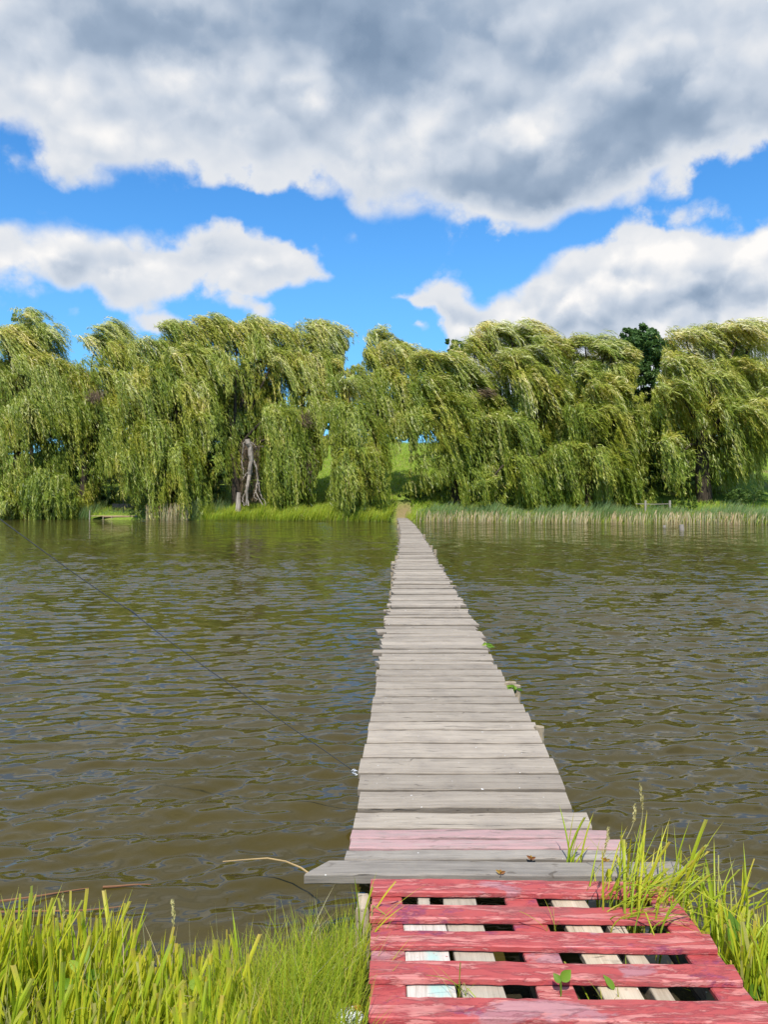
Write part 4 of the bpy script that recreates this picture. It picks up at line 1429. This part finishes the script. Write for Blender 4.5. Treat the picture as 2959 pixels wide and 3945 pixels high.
mb = MB()
n = 16000
b = strip(770, 1500, n, -0.8, 2.6)
clump = 0.85 + 0.25 * np.sin(b[:, 0] * 1.3) * np.sin(b[:, 0] * 0.47 + 1) + 0.1 * np.sin(b[:, 0] * 4.1)
blades(mb, b, rng.uniform(0.95, 1.75, n) * clump, rng.uniform(0.03, 0.055, n), lean_rows(n, 0.28), seg=4, fold=False, kink=0.05)
tag(mb.build('reeds', M['reed']), 'bright yellow green reeds along the far shore, left of the pier', 'reeds', None, 'stuff')
mb = MB()
n = 9000
b = strip(1600, 2980, n, -0.2, 2.6)
clump = 0.85 + 0.25 * np.sin(b[:, 0] * 0.9 + 2) * np.sin(b[:, 0] * 0.37) + 0.1 * np.sin(b[:, 0] * 3.1)
blades(mb, b, rng.uniform(0.8, 1.75, n) * clump, rng.uniform(0.03, 0.05, n), lean_rows(n, 0.40), seg=4, fold=False, kink=0.03)
tag(mb.build('cattail_leaves', M['reed_blue']), 'blue green windblown cattail leaves along the far shore, right of the pier', 'cattails', None, 'stuff')
mb = MB()
n = 4200
b = strip(1560, 2980, n, -0.4, 1.8)
b = b[(b[:, 0] < 8) | (rng.random(n) < 0.85)]
n = len(b)
blades(mb, b, rng.uniform(0.5, 1.0, n), rng.uniform(0.03, 0.055, n), lean_rows(n, 0.30), seg=4, fold=False)
tag(mb.build('low_reeds', M['reed']), 'low yellow green reeds between the pale cattail stems on the right', 'reeds', None, 'stuff')
mb = MB()
n = 2100
b = strip(1605, 2980, n, -0.75, 0.25)
dens = 0.55 + 0.45 * np.sin(b[:, 0] * 1.1 + 1) * np.sin(b[:, 0] * 0.43)
b = b[rng.random(n) < np.clip(dens + 0.25, 0.15, 1)]
n = len(b)
blades(mb, b, rng.uniform(0.45, 1.25, n), rng.uniform(0.035, 0.06, n), lean_rows(n, 0.10, 0.10), seg=3, fold=False, cut=0.8)
tag(mb.build('dry_stems', M['straw']), 'straw coloured dead cattail stems at the water edge, right of the pier', 'dry stems', None, 'stuff')
mb = MB()
n = 260
b = strip(560, 725, n, -0.9, 0.2)
blades(mb, b, rng.uniform(0.8, 2.0, n), rng.uniform(0.035, 0.06, n), lean_rows(n, 0.04, 0.10), seg=3, fold=False, cut=0.8)
tag(mb.build('dry_stems', M['straw']), 'pale dead cattail stems under the curtains of the broad willow right of the dock', 'dry stems', None, 'stuff')
mb = MB()
n = 3800
b = np.concatenate([strip(560, 780, 1500, -0.5, 2.5), strip(300, 345, 900, -0.5, 2.5), strip(345, 560, 900, 1.6, 5), strip(730, 880, 500, 0.5, 3)])
blades(mb, b, rng.uniform(0.5, 1.9, n) * np.where(b[:, 0] > P(720, 0, 88)[0], 1.15, np.where((b[:, 0] > P(350, 0, 88)[0]) & (b[:, 0] < P(545, 0, 88)[0]), 0.22, 0.75)), rng.uniform(0.03, 0.05, n), lean_rows(n, 0.22), seg=4, fold=False)
tag(mb.build('reeds', M['reed_blue']), 'dark blue green reeds around the little dock at the left', 'reeds', None, 'stuff')
# rough grass on the slope and the upper bank
mb = MB()
n = 26000
px = rng.uniform(1100, 1720, n)
s = rng.uniform(2.5, 55, n) ** 1.0
d_ = 79 + s
X = (px - CX) / F * d_
keep = ~((np.abs(X - 2.0 - 0.03 * (d_ - 78)) < 0.75) & (d_ < 90))
b = np.stack([X, d_, ground_z(X, d_)], 1)[keep]
n = len(b)
blades(mb, b, rng.uniform(0.18, 0.5, n), rng.uniform(0.04, 0.08, n), lean_rows(n, 0.3, 0.3), seg=2, fold=False)
tag(mb.build('slope_grass', M['hill_grass']), 'sunlit green grass on the slope behind the willows', 'grass', None, 'stuff')
mb = MB()
n = 15000
b = strip(-60, 3020, n, 0.6, 9)
keep = ~((np.abs(b[:, 0] - 2.0) < 0.8)) & ~((b[:, 0] > P(375, 0, 88)[0]) & (b[:, 0] < P(550, 0, 88)[0]) & (b[:, 1] < 91))
b = b[keep]
n = len(b)
blades(mb, b, rng.uniform(0.2, 0.7, n), rng.uniform(0.04, 0.07, n), lean_rows(n, 0.3, 0.25), seg=2, fold=False)
tag(mb.build('bank_grass', M['hill_grass']), 'shaded rough grass on the far bank under the willows', 'grass', None, 'stuff')


# ------------------------------------------------------------------ grass and weeds of the near bank
def scatter(n, x0, x1, y0, y1):
    X = rng.uniform(x0, x1, n)
    Y = rng.uniform(y0, y1, n)
    return X, Y


def clumped(n, x0, x1, y0, y1, k, sig):
    cx_, cy_ = scatter(k, x0, x1, y0, y1)
    i = rng.integers(0, k, n)
    return cx_[i] + rng.normal(size=n) * sig, cy_[i] + rng.normal(size=n) * sig


# broad blades, left of the pallet
mb = MB()
X, Y = clumped(1250, -1.75, -0.42, 2.25, 3.02, 60, 0.055)
ok = Y < near_y(X) + 0.05
X, Y = X[ok], Y[ok]
n = len(X)
b = np.stack([X, Y, ground_z(X, Y) - 0.02], 1)
hh = rng.uniform(0.24, 0.46, n) * (0.85 + 0.25 * np.clip((-0.75 - X) / 0.6, 0, 1)) * np.where((X > -0.95) & (X < -0.6), 0.82, 1)
blades(mb, b, hh, rng.uniform(0.008, 0.017, n), np.stack([0.07 + 0.15 * rng.normal(size=n), 0.12 * rng.normal(size=n)], 1), seg=6, cut=0.35, kink=0.05, face=rng.normal(size=n) * 0.7)
tag(mb.build('broad_grass', M['grass']), 'tall broad bladed sunlit grass on the near bank, left of the red pallet', 'grass', None, 'stuff')
mb = MB()
X, Y = scatter(150, -1.6, -0.15, 2.35, 3.1)
n = len(X)
b = np.stack([X, Y, ground_z(X, Y) - 0.02], 1)
blades(mb, b, rng.uniform(0.2, 0.44, n), rng.uniform(0.002, 0.004, n), np.stack([0.1 + 0.3 * rng.normal(size=n), 0.2 * rng.normal(size=n)], 1), seg=6, kink=0.3)
tag(mb.build('dry_stems', M['straw']), 'thin dead straw stems standing among the grass of the near bank', 'dry stems', None, 'stuff')
# fine dense grass close to the pallet
mb = MB()
X, Y = clumped(3600, -0.62, -0.06, 2.15, 3.12, 60, 0.06)
ok = (X < -0.075) & (Y < near_y(X) + 0.03)
X, Y = X[ok], Y[ok]
n = len(X)
b = np.stack([X, Y, ground_z(X, Y) - 0.02], 1)
blades(mb, b, rng.uniform(0.14, 0.42, n) * np.interp(X, [-0.6, -0.3, -0.07], [0.85, 0.95, 0.95]), rng.uniform(0.0022, 0.0048, n), np.stack([0.05 + 0.28 * rng.normal(size=n), 0.25 * rng.normal(size=n)], 1), seg=5, kink=0.05)
X, Y = scatter(2600, -1.8, -0.07, 2.1, 3.05)
ok = Y < near_y(X)
X, Y = X[ok], Y[ok]
n = len(X)
b = np.stack([X, Y, ground_z(X, Y) - 0.02], 1)
blades(mb, b, rng.uniform(0.08, 0.24, n), rng.uniform(0.0025, 0.006, n), np.stack([0.05 + 0.35 * rng.normal(size=n), 0.3 * rng.normal(size=n)], 1), seg=4)
tag(mb.build('fine_grass', M['fine_grass']), 'fine dense green grass along the left side of the red pallet', 'grass', None, 'stuff')
# right side
mb = MB()
X, Y = clumped(900, 1.24, 1.66, 2.35, 3.12, 40, 0.05)
ok = (X > 1.22) & (Y < near_y(X) + 0.1)
X, Y = X[ok], Y[ok]
n = len(X)
b = np.stack([X, Y, ground_z(X, Y) - 0.02], 1)
blades(mb, b, rng.uniform(0.18, 0.42, n), rng.uniform(0.008, 0.016, n), np.stack([0.10 + 0.24 * rng.normal(size=n), 0.18 * rng.normal(size=n)], 1), seg=6, cut=0.35, kink=0.10, face=rng.normal(size=n) * 0.7)
X, Y = scatter(1700, 1.20, 1.75, 2.2, 3.1)
n = len(X)
b = np.stack([X, Y, ground_z(X, Y) - 0.02], 1)
blades(mb, b, rng.uniform(0.08, 0.22, n), rng.uniform(0.003, 0.008, n), np.stack([0.05 + 0.4 * rng.normal(size=n), 0.3 * rng.normal(size=n)], 1), seg=4, cut=0.2)
tag(mb.build('broad_grass', M['grass']), 'broad bladed grass on the near bank, right of the red pallet', 'grass', None, 'stuff')


def tuft(label, cx_, cy_, z0, n, h0, h1, w0, w1, lean, sp, sig, mat='grass', kink=0.1, cut=0.3):
    mb = MB()
    X = cx_ + rng.normal(size=n) * sig[0]
    Y = cy_ + rng.normal(size=n) * sig[1]
    b = np.stack([X, Y, np.full(n, z0)], 1)
    blades(mb, b, rng.uniform(h0, h1, n), rng.uniform(w0, w1, n), np.stack([lean[0] + sp * rng.normal(size=n), lean[1] + sp * rng.normal(size=n)], 1), seg=7, cut=cut, kink=kink, face=rng.normal(size=n) * 0.8)
    return tag(mb.build('grass_tuft', M[mat]), label, 'grass tuft', 'grass tufts growing through the boards')


tuft('big tuft of long broad grass leaning over the right rear corner of the pallet', 1.07, 3.10, 0.20, 84, 0.24, 0.50, 0.008, 0.0145, (0.30, 0.02), 0.30, (0.095, 0.085), kink=0.22)
tuft('dense tuft right of the long grey board end', 1.36, 3.16, 0.12, 55, 0.22, 0.44, 0.008, 0.0145, (0.16, 0.05), 0.28, (0.10, 0.07), kink=0.14)
tuft('tangled flattened grass tuft lying across the right end of the pallet', 0.93, 2.95, 0.36, 50, 0.14, 0.34, 0.006, 0.011, (0.70, -0.12), 0.5, (0.06, 0.07), kink=0.12)
tuft('small upright tuft of broad blades on the grey plank before the pink ones', 0.805, 3.35, 0.32, 9, 0.16, 0.34, 0.009, 0.014, (0.15, 0.0), 0.2, (0.022, 0.01), kink=0.0)
tuft('small dark tuft sprouting from the front pallet gap near the pale board', 0.715, 2.47, 0.27, 16, 0.08, 0.22, 0.004, 0.009, (0.15, 0.05), 0.5, (0.05, 0.025), 'fine_grass')
tuft('wispy sprig of grass between the white board and the grey board in the pallet', 0.245, 2.455, 0.34, 9, 0.05, 0.20, 0.002, 0.004, (0.2, 0.0), 0.5, (0.01, 0.02), 'fine_grass')
tuft('thin sprig of grass in the second gap of the pallet', 0.625, 2.83, 0.33, 5, 0.06, 0.17, 0.002, 0.004, (-0.05, 0.0), 0.3, (0.01, 0.01), 'fine_grass')
tuft('few blades of grass leaning over the left rear corner of the pallet', -0.075, 2.86, 0.26, 9, 0.22, 0.36, 0.006, 0.009, (0.35, 0.05), 0.25, (0.02, 0.08))


def seed_stem(label, x, y, d, xb, yb):
    tip, root = P(x, y, d), P(xb, yb, d)
    t = empty('grass_stalk', root, label, 'grass stalk', 'tall grass stalks with seed heads')
    sm, hd_ = MB(), MB()
    tt = np.linspace(0, 1, 12)[:, None]
    path = root + (tip - root) * tt + np.array([0.012, 0, 0]) * np.sin(tt * 3.1)
    tube(sm, path, np.linspace(0.0016, 0.0008, 12), 5)
    sm.build('stalk', M['seed'], t)
    n = 46
    f = rng.uniform(0.52, 1.0, n)
    c = np.stack([np.interp(f, tt[:, 0], path[:, i]) for i in range(3)], 1) + rng.normal(size=(n, 3)) * 0.0022
    diamonds(hd_, c, unit(tip - root) + rng.normal(size=(n, 3)) * 0.35, 0.020, 0.006, rng.random(n))
    hd_.build('seed_head', M['seed'], t)


seed_stem('tallest grass stalk with a pale seed head, right of the pier', 2468, 3028, 3.0, 2462, 3230)
seed_stem('second grass stalk with a seed head, just left of the tallest one', 2447, 3100, 3.0, 2415, 3230)
seed_stem('thin green stalk rising in front of the pink planks', 2345, 3190, 2.95, 2285, 3400)
seed_stem('grass stalk with a seed head standing against the water at the left bank', 662, 3475, 2.75, 648, 3640)
seed_stem('grass stalk with a bushy head at the far left of the near bank', 238, 3440, 2.7, 226, 3650)


def leaf_blade(mb, root, tip, w, n=8, droop=0.0, tint=0.5):
    root, tip = np.asarray(root, float), np.asarray(tip, float)
    t = np.linspace(0, 1, n)
    ax = unit(tip - root)
    sdv = unit(np.cross(ax, np.array([0.1, -1, 0.25])))
    nr_ = np.cross(sdv, ax)
    L = np.linalg.norm(tip - root)
    v = []
    for ti in t:
        c = root + (tip - root) * ti - np.array([0, 0, droop * L * ti ** 2])
        ww = w * math.sin(math.pi * min(1, (0.06 + 0.94 * ti) ** 0.75)) / 2 + 0.0006
        wob = 0.06 * w * math.sin(ti * 22)
        v += [c - sdv * (ww + wob) + nr_ * ww * 0.35, c, c + sdv * (ww - wob) + nr_ * ww * 0.35]
    q = []
    for i in range(n - 1):
        for k in range(2):
            q.append((i * 3 + k, i * 3 + k + 1, i * 3 + k + 4, i * 3 + k + 3))
    mb.add(v, q, None, tint)


def weed(label, root, leaves, cat='plant', name='leafy_weed', group='leafy weeds among the boards and grass', mat='leaf_green'):
    t = empty(name, root, label, cat, group)
    root = np.asarray(root, float)
    sm = MB()
    for (dx, dy, dz, L, w, ang, el) in leaves:
        s = root + np.array([dx, dy, dz])
        tube(sm, [root, (root + s) / 2 + np.array([0.003, 0, 0.004]), s], [0.0022, 0.0018, 0.0014], 5)
        mb = MB()
        e = s + L * np.array([math.cos(ang) * math.cos(el), math.sin(ang) * math.cos(el), math.sin(el)])
        leaf_blade(mb, s, e, w, droop=0.15, tint=rng.random())
        mb.build('leaf', M[mat], t, smooth=True)
    sm.build('stem', M[mat], t)


weed('small bright two leaved seedling in the front gap of the pallet', (0.562, 2.455, 0.34), [(0.004, 0, 0.085, 0.05, 0.035, 0.5, 0.6), (0.0, -0.004, 0.08, 0.035, 0.022, 2.4, 0.8), (-0.05, -0.02, 0.02, 0.03, 0.01, 3.4, 0.0)])
weed('dark twisted leaf sprouting among the tuft in the front pallet gap', (0.745, 2.49, 0.30), [(0.0, 0, 0.075, 0.055, 0.02, 2.6, 0.9), (0.03, 0, 0.06, 0.05, 0.018, 0.2, -0.2)])
weed('broad wrinkled dock leaf standing in the grass right of the pallet', (1.33, 2.86, 0.18), [(0.0, 0, 0.06, 0.20, 0.075, 1.9, 1.25), (0.05, -0.03, 0.03, 0.12, 0.05, 0.4, 0.5), (-0.03, -0.05, 0.02, 0.10, 0.05, 3.9, 0.5)])
weed('round leaved weed in the grass beside the right edge of the pallet', (1.25, 2.62, 0.17), [(0.0, 0, 0.10, 0.06, 0.05, 0.6, 0.5), (0.04, -0.05, 0.06, 0.06, 0.05, 5.3, 0.3), (-0.02, -0.05, 0.05, 0.05, 0.045, 4.0, 0.3), (0.06, 0.03, 0.08, 0.05, 0.04, 1.5, 0.3)])
weed('broad leaved weed at the bottom of the left bank beside the wrapper', (-0.10, 2.50, 0.20), [(0.0, 0, 0.05, 0.10, 0.07, 4.6, 0.2), (-0.06, 0, 0.04, 0.07, 0.05, 3.6, 0.4)])
weed('light green heart leaved weed low in the left bank grass', (-0.66, 2.62, 0.17), [(0.0, 0, 0.07, 0.06, 0.05, 5.0, 0.5), (0.07, 0, 0.06, 0.05, 0.04, 0.3, 0.2), (0.0, 0.03, 0.10, 0.05, 0.04, 1.4, 0.5)])
weed('serrated nettle like weed at the left of the near bank', (-1.05, 2.66, 0.17), [(0.02, 0, 0.14, 0.08, 0.035, 0.2, 0.3), (0.0, 0, 0.16, 0.07, 0.03, 2.6, 0.4), (-0.02, 0, 0.12, 0.09, 0.035, 3.4, 0.1), (0.0, 0, 0.18, 0.07, 0.03, 1.2, 0.9), (0.05, -0.02, 0.09, 0.08, 0.035, 5.8, 0.1)])
# plants rooted on the pier posts
for lab, x, y, dq, s in (('yellow green sprig growing on the post at the right edge of the pier', 1978, 2665, 6.6, 1.0), ('smaller leafy sprig at the right pier edge, farther out', 1882, 2492, 8.4, 1.0)):
    q_ = P(x, y, dq)
    lv = [(rng.normal() * 0.02, rng.normal() * 0.02, rng.uniform(0.0, 0.05), 0.06 * s, 0.022 * s, rng.random() * 6.28, rng.uniform(-0.5, 0.8)) for _ in range(13)]
    weed(lab, q_, lv, name='pier_sprig', group='sprigs growing at the pier edge')
# fallen leaves on the long board and the plank behind it
for lab, x, y, z, ds_ in (('curled orange brown dead leaf on the dark grey plank', 2048, 3332, 0.36, 3.42), ('yellow dead leaf on the front edge of the long grey board', 1930, 3389, 0.392, 3.22), ('dry brown curled leaf on the dark grey plank by the grass', 2335, 3335, 0.36, 3.40)):
    q_ = np.array([(x - CX) / F * ds_, ds_, z + 0.006])
    mb = MB()
    for a in (0.3, 1.5, 2.8, 4.4):
        leaf_blade(mb, q_, q_ + np.array([0.022 * math.cos(a), 0.018 * math.sin(a), 0.014 * (a % 1)]), 0.011, tint=rng.random())
    tag(mb.build('fallen_leaf', M['leaf_dry']), lab, 'fallen leaf', 'fallen leaves on the planks')
# crumpled wrapper in the grass
wc = np.array([-0.115, 2.56, 0.235])
wp = empty('crumpled_wrapper', wc, 'crumpled white wrapper with orange print lying in the grass left of the pallet', 'litter')


def crumple(mb, c, rx, ry, rz, n=9):
    th = np.linspace(0, 2 * np.pi, 14, endpoint=False)
    rings = []
    for i in range(n):
        f = i / (n - 1)
        rr = math.sin(math.pi * (0.04 + 0.92 * f))
        rings.append(np.stack([c[0] + rx * rr * np.cos(th), c[1] + ry * rr * np.sin(th), np.full(14, c[2] + rz * (f * 2 - 1))], 1))
    v = np.concatenate(rings) + rng.normal(size=(14 * n, 3)) * 0.0055
    q = [(i * 14 + k, i * 14 + (k + 1) % 14, (i + 1) * 14 + (k + 1) % 14, (i + 1) * 14 + k) for i in range(n - 1) for k in range(14)]
    mb.add(v, q)


mb = MB()
crumple(mb, wc, 0.048, 0.04, 0.03)
mb.build('foil', M['paper'], wp)
mb = MB()
crumple(mb, wc + np.array([0.012, 0.012, 0.022]), 0.024, 0.010, 0.010, 6)
mb.build('printed_edge', M['wrapper_orange'], wp)
# a thin twig arching out of the water
tpts = [P(a, b, dq) for a, b, dq in ((858, 3319, 3.95), (940, 3312, 3.9), (1030, 3306, 3.85), (1100, 3318, 3.8), (1160, 3343, 3.72), (1200, 3372, 3.64), (1206, 3395, 3.62))]
tpts = np.array(tpts)
mb = MB()
tube(mb, tpts, [0.0025, 0.003, 0.0035, 0.004, 0.0045, 0.005, 0.005], 6)
tag(mb.build('bent_twig', M['twig']), 'thin yellowish twig arching over the water left of the long grey board', 'twig')
# dead reed stalks floating at the left bank
for lab, x0, y0, x1, y1 in (('dead reddish reed stalk floating off the left bank, upper one', 0, 3468, 340, 3418), ('dead reddish reed stalk floating off the left bank, lower one', 0, 3510, 470, 3488), ('short dead stalk floating right of the other floating stalks', 395, 3414, 580, 3404)):
    a_ = np.array([(x0 - CX) / F * F * 1.93 / (y0 - HY), F * 1.93 / (y0 - HY), 0.016])
    b_ = np.array([(x1 - CX) / F * F * 1.93 / (y1 - HY), F * 1.93 / (y1 - HY), 0.016])
    mb = MB()
    tube(mb, smooth_path(a_, b_, 9, 0.01), np.linspace(0.006, 0.002, 9), 6)
    tag(mb.build('reed_stalk', M['stalk']), lab, 'reed stalk', 'dead reed stalks floating by the bank')
